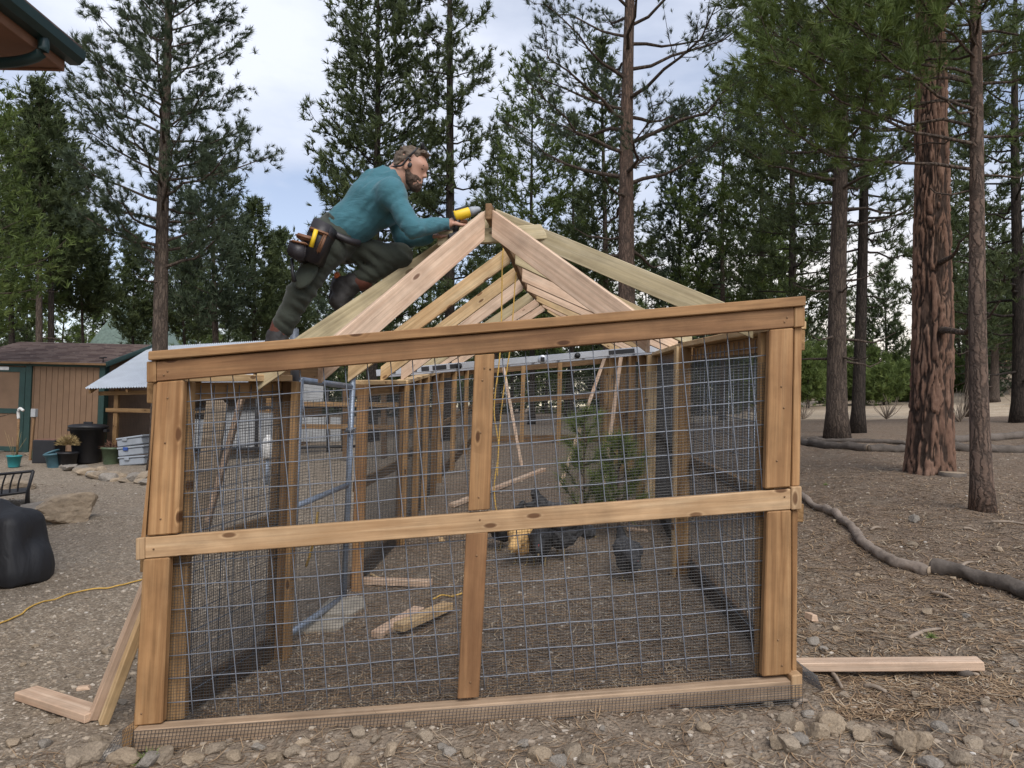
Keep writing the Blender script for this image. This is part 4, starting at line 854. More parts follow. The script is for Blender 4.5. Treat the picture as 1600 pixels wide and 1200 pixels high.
litter_mesh('dry_grass', scatter_region(2600, lambda x, y: y < 3.35, 2.6, 3.35), .04, .14, .0022, M['litter'], 'dry grass stems strewn over the dug soil in front', 1.0)
# sticks and bark on the right
M['stick'] = plain('stick', (.25, .20, .155), .9, 0, .3, 20, .3); M['logbark'] = rock_mat('logbark', (.13, .11, .095)); M['logpale'] = rock_mat('logpale', (.22, .18, .15))
for i, (a, b) in enumerate((((1548, 818), (1610, 822)), ((1495, 1056), (1530, 1058)), ((1455, 928), (1490, 938)), ((1240, 1108), (1262, 1098)), ((1420, 1000), (1470, 985)), ((1505, 828), (1525, 832)), ((1350, 1075), (1385, 1085)), ((1500, 890), (1520, 880)), ((1300, 1055), (1316, 1078)), ((1360, 830), (1376, 826)))):
    A_, B_ = gp(*a), gp(*b); c_ = (A_+B_)/2+Vector((0, .01, .02)); tag(tube('stick', smooth_pts([A_+Vector((0, 0, .01)), c_, B_+Vector((0, 0, .01))], 3), [.011, .012, .012, .011, .01, .009, .007], M['stick'], None, 6), 'dead grey stick lying on the needle litter right of the run', 'stick', 'sticks on the forest floor')
def log(pix, rad, label, mat='logbark', lift=.6, n=18):
    rad *= .78
    P = smooth_pts([gp(x, y) for x, y in pix], 14); V, Fc = tube_np([Vector((p.x, p.y, G(p.x, p.y)+rad*lift)) for p in P], [rad*(1+.12*vnoise(np.array([i*.23, rad*90, 2.]))) for i in range(len(P))], n)
    V = [Vector(v)+Vector((.010*float(fbm(np.array(v)*22, 2)), 0, .014*float(fbm(np.array(v)*13+5, 3)))) for v in V]
    T = thing('log', label, 'log', P[0]); mesh('bark', V, Fc, M[mat], T, True)
    for e_, d_ in ((P[0], P[0]-P[1]), (P[-1], P[-1]-P[-2])): lathe('cut_end', [(rad*.9, 0), (rad*.9, .006), (0, .006)], M['old_wood'], T, Vector((e_.x, e_.y, G(e_.x, e_.y)+rad*lift)), 12, d_.to_track_quat('Z', 'Y'))
    return T
log([(1240, 690), (1290, 700), (1357, 704)], .085, 'dark fallen log end to end with another behind the corner post')
log([(1358, 705), (1400, 706), (1432, 706)], .08, 'short charred log running up to the big red trunk')
log([(1485, 703), (1540, 706), (1640, 706)], .10, 'dark log right of the big red trunk')
log([(1262, 688), (1330, 691), (1425, 695)], .05, 'thin log lying just behind the dark logs left of the big trunk')
log([(1488, 692), (1560, 688), (1640, 684)], .10, 'brown log farthest back at the right edge')
log([(1238, 768), (1290, 800), (1335, 832), (1345, 850), (1390, 880), (1430, 893), (1452, 898)], .045, 'thin crooked log with peeling pale bark right of the run', 'logpale', .8)
log([(1456, 893), (1520, 908), (1600, 935), (1680, 962)], .068, 'thick charred log continuing the peeling one to the right edge', 'logbark', .8)
p = gp(1488, 743); T = thing('stump', 'low flat-cut stump beside the big red trunk', 'stump', p); lathe('bark', [(.15, -.05), (.14, .03), (.135, .035)], M['logbark'], T, p, 16); lathe('cut_face', [(.137, .034), (.12, .04), (0, .042)], M['old_wood'], T, p, 16)
p = gp(1575, 580, 20); T = thing('stump', 'distant orange-topped stump on the bank at the right', 'stump', p); lathe('bark', [(.22, -.2), (.2, .55)], M['logbark'], T, p, 12); lathe('cut_face', [(.2, .55), (.17, .6), (0, .62)], M['pine_wood'], T, p, 12)
p = gp(1506, 1058); lathe('pine_cone', [(.0, -.03), (.02, -.02), (.026, 0), (.02, .025), (0, .045)], M['logbark'], None, p+Vector((0, 0, .02)), 10, Euler((1.4, 0, .8)).to_quaternion()); tag(bpy.data.objects['pine_cone'], 'small brown pine cone on the soil at the lower right', 'pine cone')
M['weed'] = plain('weed', (.16, .22, .06), .8, 0, .3, 20, 0)
for i, (x, y, s, lb_) in enumerate(((234, 1192, 1.0, 'small green weed among the rocks below the left corner post'), (1455, 996, .6, 'tiny green weed on the soil right of the run'), (1290, 758, .5, 'tiny green sprout left of the peeling log'))):
    p = gp(x, y); o = tuftball('weed', p, .02*s, 60, .06*s, .005*s, M['weed'], None); tag(o, lb_, 'weed')
# ------------------------------------------------------------------ pines
def bark_mat(name, c, fis, sc=(22, 22, 3.2), red=None):
    t = NT(name); v = t.objvec(); vo = t.n('ShaderNodeTexVoronoi', feature='DISTANCE_TO_EDGE'); nn = t.n('ShaderNodeTexNoise', Scale=14.0, Detail=4.0); t.l(v, nn.inputs['Vector']); t.l(t.mapping(t.mix(.07, v, nn.outputs['Color'], 'ADD'), sc), vo.inputs['Vector']); vo.inputs['Scale'].default_value = 1
    a = t.noise(t.mapping(v, (9, 9, 3)), 1, 6, .65); b = t.noise(v, 70, 4)
    col = t.ramp(a, [(.25, tuple(x*.6 for x in c)), (.5, c), (.8, tuple(x*1.5 for x in c))])
    if red: col = t.mix(t.ramp(t.noise(t.mapping(v, (2, 2, .7)), 1, 3), [(.35, 0), (.65, 1)]), col, red)
    col = t.mix(t.ramp(vo.outputs['Distance'], [(.0, .8), (.22, 0)]), col, fis); col = t.mix(.4, col, t.ramp(b, [(.3, .55), (.7, 1.25)]), 'MULTIPLY')
    t.col(col); t.rough(.95); t.b.inputs['Specular IOR Level'].default_value = .15; t.bump(t.mix(.5, t.ramp(vo.outputs['Distance'], [(0, 0), (.2, 1)]), a), .8, .02); return t.m
M['bark_grey'] = bark_mat('bark_grey', (.115, .088, .070), (.04, .032, .028)); M['bark_red'] = bark_mat('bark_red', (.14, .102, .082), (.045, .036, .031), red=(.17, .112, .084))
M['bark_dark'] = bark_mat('bark_dark', (.055, .044, .037), (.022, .019, .017))
def big_bark():
    t = NT('bark_plates'); a = t.n('ShaderNodeAttribute'); a.attribute_name = 'plate'; v = t.objvec()
    n = t.noise(t.mapping(v, (8, 8, 3)), 1, 5, .6); n2 = t.noise(t.mapping(v, (40, 40, 18)), 1, 4)
    c = t.ramp(n, [(.25, (.115, .070, .052)), (.5, (.18, .108, .078)), (.75, (.24, .158, .118))]); c = t.mix(.5, c, t.ramp(n2, [(.3, .55), (.7, 1.3)]), 'MULTIPLY')
    c = t.mix(t.ramp(a.outputs['Fac'], [(0, .97), (.36, .85), (.62, .0)]), c, (.036, .027, .023)); t.col(c); t.rough(.95); t.b.inputs['Specular IOR Level'].default_value = .1; t.bump(n2, .7, .015); return t.m
M['bark_plates'] = big_bark()
def needle_mat(name, d, m, l):
    t = NT(name); a = t.n('ShaderNodeAttribute'); a.attribute_name = 'tint'; c = t.ramp(a.outputs['Fac'], [(0, d), (.55, m), (1, l)])
    t.col(c); t.rough(.6); t.b.inputs['Specular IOR Level'].default_value = .25
    tr = t.n('ShaderNodeBsdfTranslucent'); t.l(c, tr.inputs['Color']); mxs = t.n('ShaderNodeMixShader'); mxs.inputs[0].default_value = .28
    t.l(t.b.outputs[0], mxs.inputs[1]); t.l(tr.outputs[0], mxs.inputs[2]); t.l(mxs.outputs[0], t.o.inputs['Surface']); return t.m
M['needle'] = needle_mat('needle', (.048, .066, .030), (.088, .116, .048), (.140, .174, .068))
M['needle_blue'] = needle_mat('needle_blue', (.048, .068, .042), (.080, .108, .062), (.122, .152, .084))
M['needle_light'] = needle_mat('needle_light', (.074, .106, .034), (.130, .178, .050), (.200, .250, .074))
def tuft_templates(K, nT=5, spread=1.25, wd=.055, seed=0):
    r = np.random.default_rng(seed); T = []
    for _ in range(nT):
        th = r.uniform(0, 2*np.pi, K); ph = np.abs(r.normal(0, spread*.55, K)).clip(0, 1.9); ln = r.uniform(.7, 1.1, K); st = r.uniform(-.45, .1, K)
        d = np.column_stack([np.sin(ph)*np.cos(th), np.sin(ph)*np.sin(th), np.cos(ph)]); s = np.cross(d, r.normal(size=(K, 3))); s /= np.linalg.norm(s, axis=1)[:, None]+1e-9
        o = np.column_stack([np.zeros(K), np.zeros(K), st]); T.append(np.stack([o-s*wd+d*.06, o+s*wd+d*.06, o+d*ln[:, None]], 1).reshape(-1, 3))
    return np.array(T)
TT = {}
def tufts(pos, dirs, size, K, wd, tint, name, mat, parent):
    if (K, wd) not in TT: TT[(K, wd)] = tuft_templates(K, 6, 1.25, wd, K)
    T = TT[(K, wd)]; n = len(pos); ti = RNG.integers(0, len(T), n)
    z = dirs/(np.linalg.norm(dirs, axis=1)[:, None]+1e-9); a = np.where(np.abs(z[:, 2:3]) < .9, [[0., 0, 1]], [[1., 0, 0]]); x = np.cross(a, z); x /= np.linalg.norm(x, axis=1)[:, None]; y = np.cross(z, x)
    Rm = np.stack([x, y, z], -1)*size[:, None, None]; v = np.einsum('nij,nkj->nki', Rm, T[ti])+pos[:, None, :]
    m = T.shape[1]; return npmesh(name, v.reshape(-1, 3), np.arange(n*m).reshape(-1, 3), mat, parent, False, dict(tint=np.repeat(np.clip(tint, 0, 1), m)))
class Limbs:
    def __init__(s): s.v = []; s.f = []; s.n = 0
    def add(s, pts, r0, r1, k=5):
        pts = np.asarray(pts); m = len(pts); d = np.gradient(pts, axis=0); d /= np.linalg.norm(d, axis=1)[:, None]+1e-9
        a = np.array([0, 0, 1.]) if abs(d[0, 2]) < .9 else np.array([1., 0, 0]); u = np.cross(d, a); u /= np.linalg.norm(u, axis=1)[:, None]+1e-9; w_ = np.cross(d, u)
        rr = np.linspace(r0, r1, m)[:, None]; th = np.arange(k)*2*np.pi/k
        v = pts[:, None]+u[:, None]*(np.cos(th)[None, :, None]*rr[:, None])+w_[:, None]*(np.sin(th)[None, :, None]*rr[:, None]); s.v.append(v.reshape(-1, 3))
        i = np.arange(m-1)[:, None]*k; j = np.arange(k)[None]; j2 = (j+1) % k; s.f.append((np.stack([i+j, i+j2, i+k+j2, i+k+j], -1)+s.n).reshape(-1, 4)); s.n += m*k
    def build(s, name, mat, parent): return npmesh(name, np.concatenate(s.v), np.concatenate(s.f), mat, parent, True) if s.v else None
def pine(label, px, Y, top, cb, Rm, dia, nb=46, tw=6, ts=.16, K=16, wd=.055, mat='needle', bark='bark_grey', px_top=None, prof='cone', rise=.15, droop=.25, seed=1, group=None, name='pine_tree', limb_parts=False, base_py=None, bare=.3, extra=None, dead=0, plates=False, tintb=0., twl=.32, lr=1.0):
    r = np.random.default_rng(seed); lm = 'bark_grey' if bark in ('bark_red', 'bark_plates') else bark; ts *= 1.2; tw += 1; wd *= 1.08
    b = at(px, 700, Y); gz_ = G(b.x, b.y)
    b = at(px, base_py, Y) if base_py else b; b.z = gz_-.08
    # the trunk leans along the line seen in the photograph
    tp = at(px_top if px_top is not None else px, top, Y); H = tp.z-b.z
    T = thing(name, label, 'tree', b, group); bb, tt = np.array(b), np.array(tp)
    hb = (at(px, cb, Y).z-b.z)/H
    wob = lambda f: np.array([.04*math.sin(f*5+seed), .04*math.sin(f*4+seed*2), 0])*f*(1-f)*4*Rm*.5
    tr = lambda f: bb+(tt-bb)*f+wob(f)
    rad = lambda f: max(.012, dia/2*((1-f)**.8*.97+.03)*(1+(.2 if plates else .42)*math.exp(-f*H*3.2)))
    n = 22
    if not plates:
        V, Fc = tube_np([tr(i/n) for i in range(n+1)], [rad(i/n) for i in range(n+1)], 14); mesh('trunk', V, Fc, M[bark], T, True)
    else:
        na, nh = 120, 420; fr_ = np.linspace(0, .52, nh); C = np.array([tr(f) for f in fr_]); rr = np.array([rad(f) for f in fr_]); th = np.arange(na)*2*np.pi/na
        Hh = fr_*H; sx_, sz_ = dia*.5/.060, 1/.36; cells = np.column_stack([r.uniform(0, 2*np.pi*sx_, 2600), r.uniform(0, Hh[-1]*sz_, 2600)])
        nc = int(2*np.pi*sx_*Hh[-1]*sz_*1.0); cells = cells[:nc] if nc < 2600 else cells
        cells = np.concatenate([cells, cells+[2*np.pi*sx_, 0], cells-[2*np.pi*sx_, 0]])
        U = np.stack(np.meshgrid(Hh*sz_, th*sx_, indexing='ij')[::-1], -1).reshape(-1, 2); U = U+.65*np.stack([fbm(np.column_stack([U*1.1, np.zeros(len(U))]), 3), fbm(np.column_stack([U*1.1, np.ones(len(U))*7]), 3)], -1)
        pl = np.empty(len(U))
        for i in range(0, len(U), 6000):
            lo_, hi_ = U[i:i+6000, 1].min()-2.5, U[i:i+6000, 1].max()+2.5; cc = cells[(cells[:, 1] > lo_) & (cells[:, 1] < hi_)]
            D = np.hypot(U[i:i+6000, None, 0]-cc[None, :, 0], U[i:i+6000, None, 1]-cc[None, :, 1]); D.partition(1, axis=1); pl[i:i+6000] = D[:, 1]-D[:, 0]
        pl = np.clip(pl/.5, 0, 1)**.8; P = pl.reshape(nh, na); rough_ = .006*fbm(np.column_stack([U*4, np.zeros(len(U))]), 3).reshape(nh, na)
        flare = 1+.06*np.sin(th*5+1)[None]*np.exp(-Hh*3)[:, None]
        RR = rr[:, None]*flare+.038*(P-1)+rough_; v = np.stack([C[:, None, 0]+RR*np.cos(th), C[:, None, 1]+RR*np.sin(th), C[:, None, 2]+RR*0], -1)
        i = np.arange(nh-1)[:, None]*na; j = np.arange(na)[None]; j2 = (j+1) % na
        npmesh('trunk', v.reshape(-1, 3), np.stack([i+j, i+j2, i+na+j2, i+na+j], -1).reshape(-1, 4), M[bark], T, True, dict(plate=pl))
        V, Fc = tube_np([tr(.515+i/n*.485) for i in range(n+1)], [rad(.515+i/n*.485)*.97 for i in range(n+1)], 14); mesh('upper_trunk', V, Fc, M['bark_red'], T, True)
    LB_ = Limbs(); tp_, td_, tz_, tn_ = [], [], [], []
    branches = []
    for i in range(nb):
        f = (i+r.uniform(.1, .9))/nb; t_ = hb+(1-hb)*f; az = i*2.399+r.uniform(-.5, .5)
        if prof == 'cone': ln = Rm*(1.02-f)**.75*(.45+.55*min(1, f/.14))
        elif prof == 'column': ln = Rm*(min(1, f/.1)*.5+.5)*(1.03-f)**.45
        else: ln = Rm*(min(1, f/.12)*.3+.7)*(1.04-f)**.35     # spreading
        ln *= r.uniform(.62, 1.12); branches.append((t_, az, ln, rise*(1-f)+.75*f+r.uniform(-.15, .15), False))
    for _ in range(dead): f = r.uniform(.35, 1.0); branches.append((hb*f, r.uniform(0, 6.28), Rm*r.uniform(.25, .55), r.uniform(-.3, .1), True))
    if extra: branches += [(*e_, False) for e_ in extra]
    for t_, az, ln, el, isdead in branches:
        t_ = min(t_, .985); p0 = tr(t_); hd = np.array([math.cos(az), math.sin(az), 0]); m = 7; s = np.linspace(0, 1, m)[:, None]
        sag = droop*(1-t_)
        pts = p0+hd*ln*s+np.array([0, 0, 1.])*ln*(math.tan(el)*s*.8-sag*s**2+ (.30+sag*.55)*s**3) ; pts[1:] += r.normal(0, .035*ln, (m-1, 3))*np.linspace(.4, 1, m-1)[:, None]
        r0 = max(.008, rad(t_)*.30*lr*min(1, ln/Rm+.25)); r0 = min(r0, rad(t_)*.62)
        if limb_parts:
            q_ = Limbs(); q_.add(pts, r0, .006, 6); q_.build('limb', M[lm], T)
        else: LB_.add(pts, r0, .005, 5)
        if isdead: continue
        ntw = max(2, int(tw*ln/Rm+r.uniform(0, 1.5))); side = 1
        for k_ in range(ntw):
            s_ = bare+(1-bare)*(k_+r.uniform(.2, 1))/ntw; s_ = min(s_, 1); i_ = min(int(s_*(m-1)), m-2); q0 = pts[i_]+(pts[i_+1]-pts[i_])*(s_*(m-1)-i_)
            side = -side; lat = np.array([-hd[1], hd[0], 0])*side; L2 = ln*twl*(1.15-s_*.75)*r.uniform(.6, 1.25); d2 = hd*r.uniform(.45, 1)+lat*r.uniform(.3, 1)+np.array([0, 0, r.uniform(-.1, .55)]); d2 /= np.linalg.norm(d2)
            q1 = q0+d2*L2*.55; q2 = q1+(d2*.8+np.array([0, 0, .45]))*L2*.5; LB_.add([q0, q1, q2], max(.004, r0*.28), .003, 3)
            for q_, dd, nn in ((q2, d2*.7+[0, 0, .7], 1), (q1, d2+[0, 0, .5], 1)):
                tp_.append(q_); td_.append(dd+r.normal(0, .2, 3)); tz_.append(ts*r.uniform(.75, 1.25)); tn_.append(s_)
                if tw >= 4:
                    for _ in range(3 if tw >= 7 else 2):
                        tp_.append(q_+r.normal(0, ts*.75, 3)); td_.append(dd+r.normal(0, .55, 3)); tz_.append(ts*r.uniform(.6, 1.1)); tn_.append(s_)
        tp_.append(pts[-1]); td_.append(hd+[0, 0, .6]); tz_.append(ts*1.1); tn_.append(1)
    tp_.append(tr(1.)); td_.append(np.array([0, 0, 1.])); tz_.append(ts*1.2); tn_.append(1)
    q_ = LB_.build('branches', M[lm], T)
    if q_: q_['kind'] = 'stuff'
    tint = np.clip(.45+tintb+r.normal(0, .2, len(tp_)), 0, 1)
    tufts(np.array(tp_), np.array(td_), np.array(tz_), K, wd, tint, 'crown', M[mat], T)
    return T
def B(f_, azdeg, ln, el): return (f_, math.radians(azdeg), ln, el)   # azimuth 0 = right, 90 = away
pine('tall ponderosa pine with long upswept tufted limbs behind the left corner post', 247, 13, -260, 420, 1.85, .32, 84, 8, .125, 36, .036, 'needle_blue', 'bark_grey', 268, 'spread', .30, .30, 3, base_py=745, dead=5, limb_parts=True, bare=.25)
pine('broad dense conical pine directly behind the worker', 580, 17, -110, 500, 2.05, .30, 108, 8, .165, 19, .06, 'needle', 'bark_dark', 592, 'spread', .15, .20, 5, bare=.15, limb_parts=False)
pine('tall thin dark-trunked pine just right of the worker', 700, 16, -330, 505, 1.35, .27, 66, 6, .14, 22, .055, 'needle', 'bark_dark', 706, 'column', .05, .25, 7, dead=12, bare=.35)
pine('big red-barked ponderosa with crooked spreading limbs rising behind the ridge', 978, 14, -420, 300, 3.0, .40, 52, 12, .115, 30, .030, 'needle_blue', 'bark_red', 992, 'spread', .28, .42, 9, dead=10, limb_parts=True, bare=.42, twl=.36, lr=1.15, tintb=-.1)
pine('grey-trunked pine nearest behind the right corner post', 1308, 13, -380, 330, 2.4, .37, 70, 7, .14, 22, .05, 'needle', 'bark_grey', 1313, 'spread', .05, .32, 11, base_py=687, dead=10, bare=.25)
pine('darker slimmer pine standing close beside the grey-trunked one', 1340, 14.5, -260, 400, 1.9, .26, 60, 6, .14, 18, .055, 'needle', 'bark_dark', 1362, 'spread', .0, .35, 13, base_py=676, dead=8)
pine('massive old ponderosa with plated orange-red bark at the right', 1453, 8.5, -900, 120, 2.6, .50, 34, 8, .17, 24, .030, 'needle', 'bark_plates', 1472, 'spread', .05, .35, 15, base_py=736, dead=3, plates=True, limb_parts=True, bare=.2, extra=[B(.40, 175, 2.4, .0), B(.395, 10, 1.6, .05)])
pine('slender foreground pine with bright green needle tufts at far right', 1536, 6.2, -520, 110, 1.25, .165, 34, 7, .105, 48, .026, 'needle_light', 'bark_red', 1505, 'spread', .15, .30, 17, base_py=797, dead=4, limb_parts=True, bare=.2, twl=.42, extra=[B(.40, 176, 1.9, .10), B(.43, 190, 2.0, .12), B(.45, 165, 1.8, .16), B(.47, 205, 1.6, .05), B(.48, 150, 1.6, .2), B(.50, 180, 2.0, .12), B(.51, 196, 1.8, .1), B(.53, 215, 1.3, .1), B(.545, 230, 1.2, .1), B(.55, 170, 1.9, .08), B(.57, 186, 1.9, .05), B(.44, 20, .9, .1), B(.50, 345, .9, .1), B(.56, 10, .9, .1)])
pine('dense dark pine filling the gap right of the roof', 1235, 20, -40, 520, 2.3, .28, 84, 7, .19, 12, .068, 'needle', 'bark_dark', 1240, 'cone', .0, .35, 19)
for a in (('pine at the right edge with drooping dark crown', 1592, 16, -140, 540, 2.3, .30, 21, 'needle'), ('dark pine seen between the big red trunk and right edge', 1515, 22, 90, 540, 2.2, .26, 23, 'needle'), ('olive-green pine left of the dense dark one', 1190, 24, 30, 520, 2.1, .24, 25, 'needle_light'),
          ('open-crowned pine with bent fork right of the ponderosa', 1128, 24, 130, 500, 2.0, .22, 27, 'needle_light'), ('slim pine close right of the ponderosa trunk', 1060, 25, 165, 505, 1.9, .2, 29, 'needle_blue'), ('thin dark-trunked pine just left of the ponderosa trunk', 948, 21, 60, 500, 1.5, .24, 31, 'needle'),
          ('pale green pine rising behind the roof peak', 830, 24, 110, 530, 1.9, .22, 33, 'needle_light'), ('dim pine between the worker tree and the roof peak', 775, 29, 215, 540, 1.8, .2, 35, 'needle'), ('small-crowned pine between the roof peak and ponderosa', 892, 29, 180, 540, 1.9, .2, 37, 'needle'),
          ('pointed pine right of the tall left ponderosa', 338, 24, 255, 515, 1.75, .28, 39, 'needle_blue'), ('shorter rounded pine left of the tool belt', 398, 27, 315, 525, 1.55, .24, 41, 'needle'), ('small pine just behind the tool belt', 445, 30, 362, 530, 1.5, .2, 43, 'needle'),
          ('pale trunked pine above the left end of the shed roof', 18, 22, 190, 490, 1.8, .22, 45, 'needle_light'), ('left of two dark twin trunks above the shed roof', 62, 21, 130, 420, 1.7, .24, 47, 'needle'), ('right of two dark twin trunks above the shed roof', 82, 21.6, 165, 420, 1.7, .23, 49, 'needle'),
          ('thin pine over the middle of the shed roof', 130, 25, 340, 490, 1.2, .15, 51, 'needle'), ('wispy pine between shed roof and left ponderosa', 206, 30, 370, 530, 1.4, .16, 53, 'needle'), ('pine at the left edge below the house eave', -35, 15, 90, 520, 2.0, .26, 55, 'needle_light'),
          ('pine low behind the left ponderosa trunk', 290, 32, 390, 530, 1.6, .2, 57, 'needle'), ('pine standing on the bank at right', 1553, 33, 400, 560, 2.2, .42, 58, 'needle')):
    pine(a[0], a[1], a[2], a[3], a[4], a[5], a[6], 62, 6, .195 if a[2] > 20 else .155, 12, .078, a[8], 'bark_dark' if a[7] % 4 == 1 else 'bark_grey', a[1]+random.Random(a[7]).uniform(-8, 10), 'cone' if a[7] % 3 else 'column', .05, .28, a[7], dead=6)
# young bright pines along the dirt road
YPL = ['first', 'second', 'third', 'fourth', 'fifth', 'sixth', 'seventh', 'eighth', 'ninth', 'tenth', 'eleventh', 'twelfth', 'thirteenth', 'fourteenth', 'fifteenth', 'sixteenth', 'seventeenth', 'eighteenth', 'nineteenth', 'twentieth', 'twenty-first', 'twenty-second']
YP = sorted([(1245, 40, 548, 1.5), (1262, 36, 556, 1.3), (1280, 44, 538, 1.6), (1296, 39, 552, 1.4), (1326, 45, 545, 1.6), (1338, 38, 570, 1.2), (1366, 42, 548, 1.5), (1380, 36, 575, 1.2), (1393, 46, 556, 1.5), (1407, 38, 572, 1.3), (1424, 43, 562, 1.5), (1440, 37, 574, 1.2), (1482, 44, 552, 1.5), (1496, 39, 566, 1.3), (1512, 46, 556, 1.6), (1535, 50, 540, 1.7), (1120, 42, 545, 1.6), (1160, 46, 540, 1.7), (1195, 40, 552, 1.5), (1222, 48, 540, 1.6)])
for i, (x, Y, tp, R0) in enumerate(YP):
    pine(YPL[i]+' from the left in the row of young green pines by the road', x, Y, tp, 628, R0, .14, 46, 4, .26, 9, .06, 'needle_light', 'bark_dark', None, 'cone', .25, .05, 70+i, 'young pines by the road', bare=.05)
# the woods beyond: four builds, copied
protos = [pine('slender pine in the far woods', 300, 46, 390+36*k, (600, 650, 610, 660)[k], 1.75, .2, 52, 5, .30, 10, .065, ('needle', 'needle_light', 'needle', 'needle_blue')[k], 'bark_dark', None, 'column' if k % 2 else 'cone', .05, .25, 90+k, 'slender pines of the far woods', dead=4) for k in range(4)]
k = 0
for px in range(-90, 1700, 44):
    for row in (0, 1, 2):
        if (1230 < px < 1480 and row != 1) or (px < 560 and row != 1 and R_.random() < .45): continue
        Y = (36, 50, 72)[row]+R_.uniform(-5, 8); x = (px+R_.uniform(-22, 22)-800)/F*Y
        src = protos[k % 4]; dst = src
        if k >= 4:
            dst = src.copy(); COL.objects.link(dst)
            for ch in src.children: c_ = ch.copy(); COL.objects.link(c_); c_.parent = dst; c_.matrix_parent_inverse = ch.matrix_parent_inverse.copy()
        dst.location = (x, Y, G(x, Y)-.1); dst.rotation_euler = (0, 0, R_.uniform(0, 6.28)); s = R_.uniform(.8, 1.15); dst.scale = (s, s, s*R_.uniform(.85, 1.1)); k += 1
# saplings inside the run
for i, (x, y, tpy, R0, lb_) in enumerate(((914, 838, 652, .34, 'taller young pine sapling growing inside the run'), (968, 842, 690, .30, 'bushier shorter pine sapling beside it near the right wall'))):
    g_ = gp(x, y); pine(lb_, x, g_.y, tpy, y-22, R0, .03, 16, 2, .14, 46, .013, 'needle_light', 'bark_red', None, 'column', .75, -.2, 120+i, name='pine_sapling', bare=.2, tintb=.35)
# leafless bushes by the road
for i, (x, y, s, lb_) in enumerate(((1385, 655, .9, 'bare twiggy bush beside the dirt road'), (1500, 660, 1.1, 'bare bush just right of the big red trunk'), (1255, 655, .8, 'grey scrub behind the corner post'), (1585, 632, 1.2, 'low grey brush across the road'))):
    p = gp(x, y); q_ = Limbs(); r = np.random.default_rng(i)
    for _ in range(26):
        d = r.normal(0, .5, 3); d[2] = abs(d[2])+.6; d /= np.linalg.norm(d); e_ = np.array(p)+d*s*r.uniform(.4, .9); m_ = (np.array(p)+e_)/2+r.normal(0, .05, 3); q_.add([np.array(p), m_, e_], .012, .004, 4)
    o = q_.build('bush', M['stick'], None); tag(o, lb_, 'bush')
# ------------------------------------------------------------------ the worker
M['skin'] = plain('skin', (.44, .245, .175), .5, 0, .10, 12, .1, .4); M['hair'] = plain('hair', (.095, .068, .047), .7, 0, .35, 40, .5); M['beard'] = plain('beard', (.07, .042, .028), .8, 0, .35, 60, .5)
def cloth_mat(name, c, rough, st=.5, sc=(9, 9, 9)):
    t = NT(name); v = t.objvec(); n = t.noise(t.mapping(v, sc), 1, 4, .5, 1.2); f = t.noise(v, 260, 2)
    t.col(t.mix(.25, c, t.ramp(n, [(.3, .7), (.7, 1.2)]), 'MULTIPLY')); t.rough(rough); t.b.inputs['Specular IOR Level'].default_value = .2; t.b.inputs['Sheen Weight'].default_value = .15
    t.bump(t.mix(.15, n, f), st, .02); return t.m
M['shirt'] = cloth_mat('shirt', (.050, .150, .185), .85, .45, (7, 7, 16)); M['trouser'] = cloth_mat('trouser', (.040, .046, .036), .85, .5)
M['pocket'] = cloth_mat('pocket', (.046, .054, .042), .85, .3); M['leather'] = plain('leather', (.022, .020, .024), .5, 0, .3, 10, .3); M['leather_brown'] = plain('leather_brown', (.16, .075, .038), .55, 0, .3, 10, .3)
M['bootm'] = plain('bootm', (.030, .028, .028), .7, 0, .4, 14, .4); M['bootred'] = plain('bootred', (.11, .035, .022), .7, 0, .3, 14, .3); M['orange'] = plain('orange', (.55, .15, .05), .6, 0, .2, 10, .1)
YM = 4.30
a3 = lambda x, y, d=0.: np.array(at(x, y, YM+d))
Pn = thing('person', 'bearded man in teal hooded shirt and dark trousers kneeling on the rafters', 'person', Vector(a3(434, 560)))
sh_n, sh_f, el_n, el_f = a3(611, 301, -.13), a3(608, 296, .19), a3(645, 357, -.20), a3(630, 374, .16)
wr_n, wr_f, neck = a3(700, 350, -.02), a3(670, 372, .02), a3(622, 276, .03)
chest, belly, pel = a3(588, 315, .03), a3(552, 348, .03), a3(522, 374, .03)
hip_n, hip_f = a3(514, 386, -.07), a3(530, 384, .13)
kn_n, an_n = a3(470, 456, -.10), a3(436, 521, -.06); kn_f, an_f = a3(624, 402, .10), a3(554, 441, .14)
hf = np.array(rt)*math.cos(.30)-np.array([0, 0, 1])*math.sin(.30)+np.array([0, -.10, 0]); HR = rotmat(hf, np.array([0, 0, 1.])); hc = a3(641, 263, .02)
hl = lambda x, y, z: hc+HR @ np.array([x, y, z])
E = lambda c, r, m=HR, *k: ('ell', c, m, r, *k)
Cn = lambda a, b, ra, rb, *k: ('cone', a, b, ra, rb, *k)
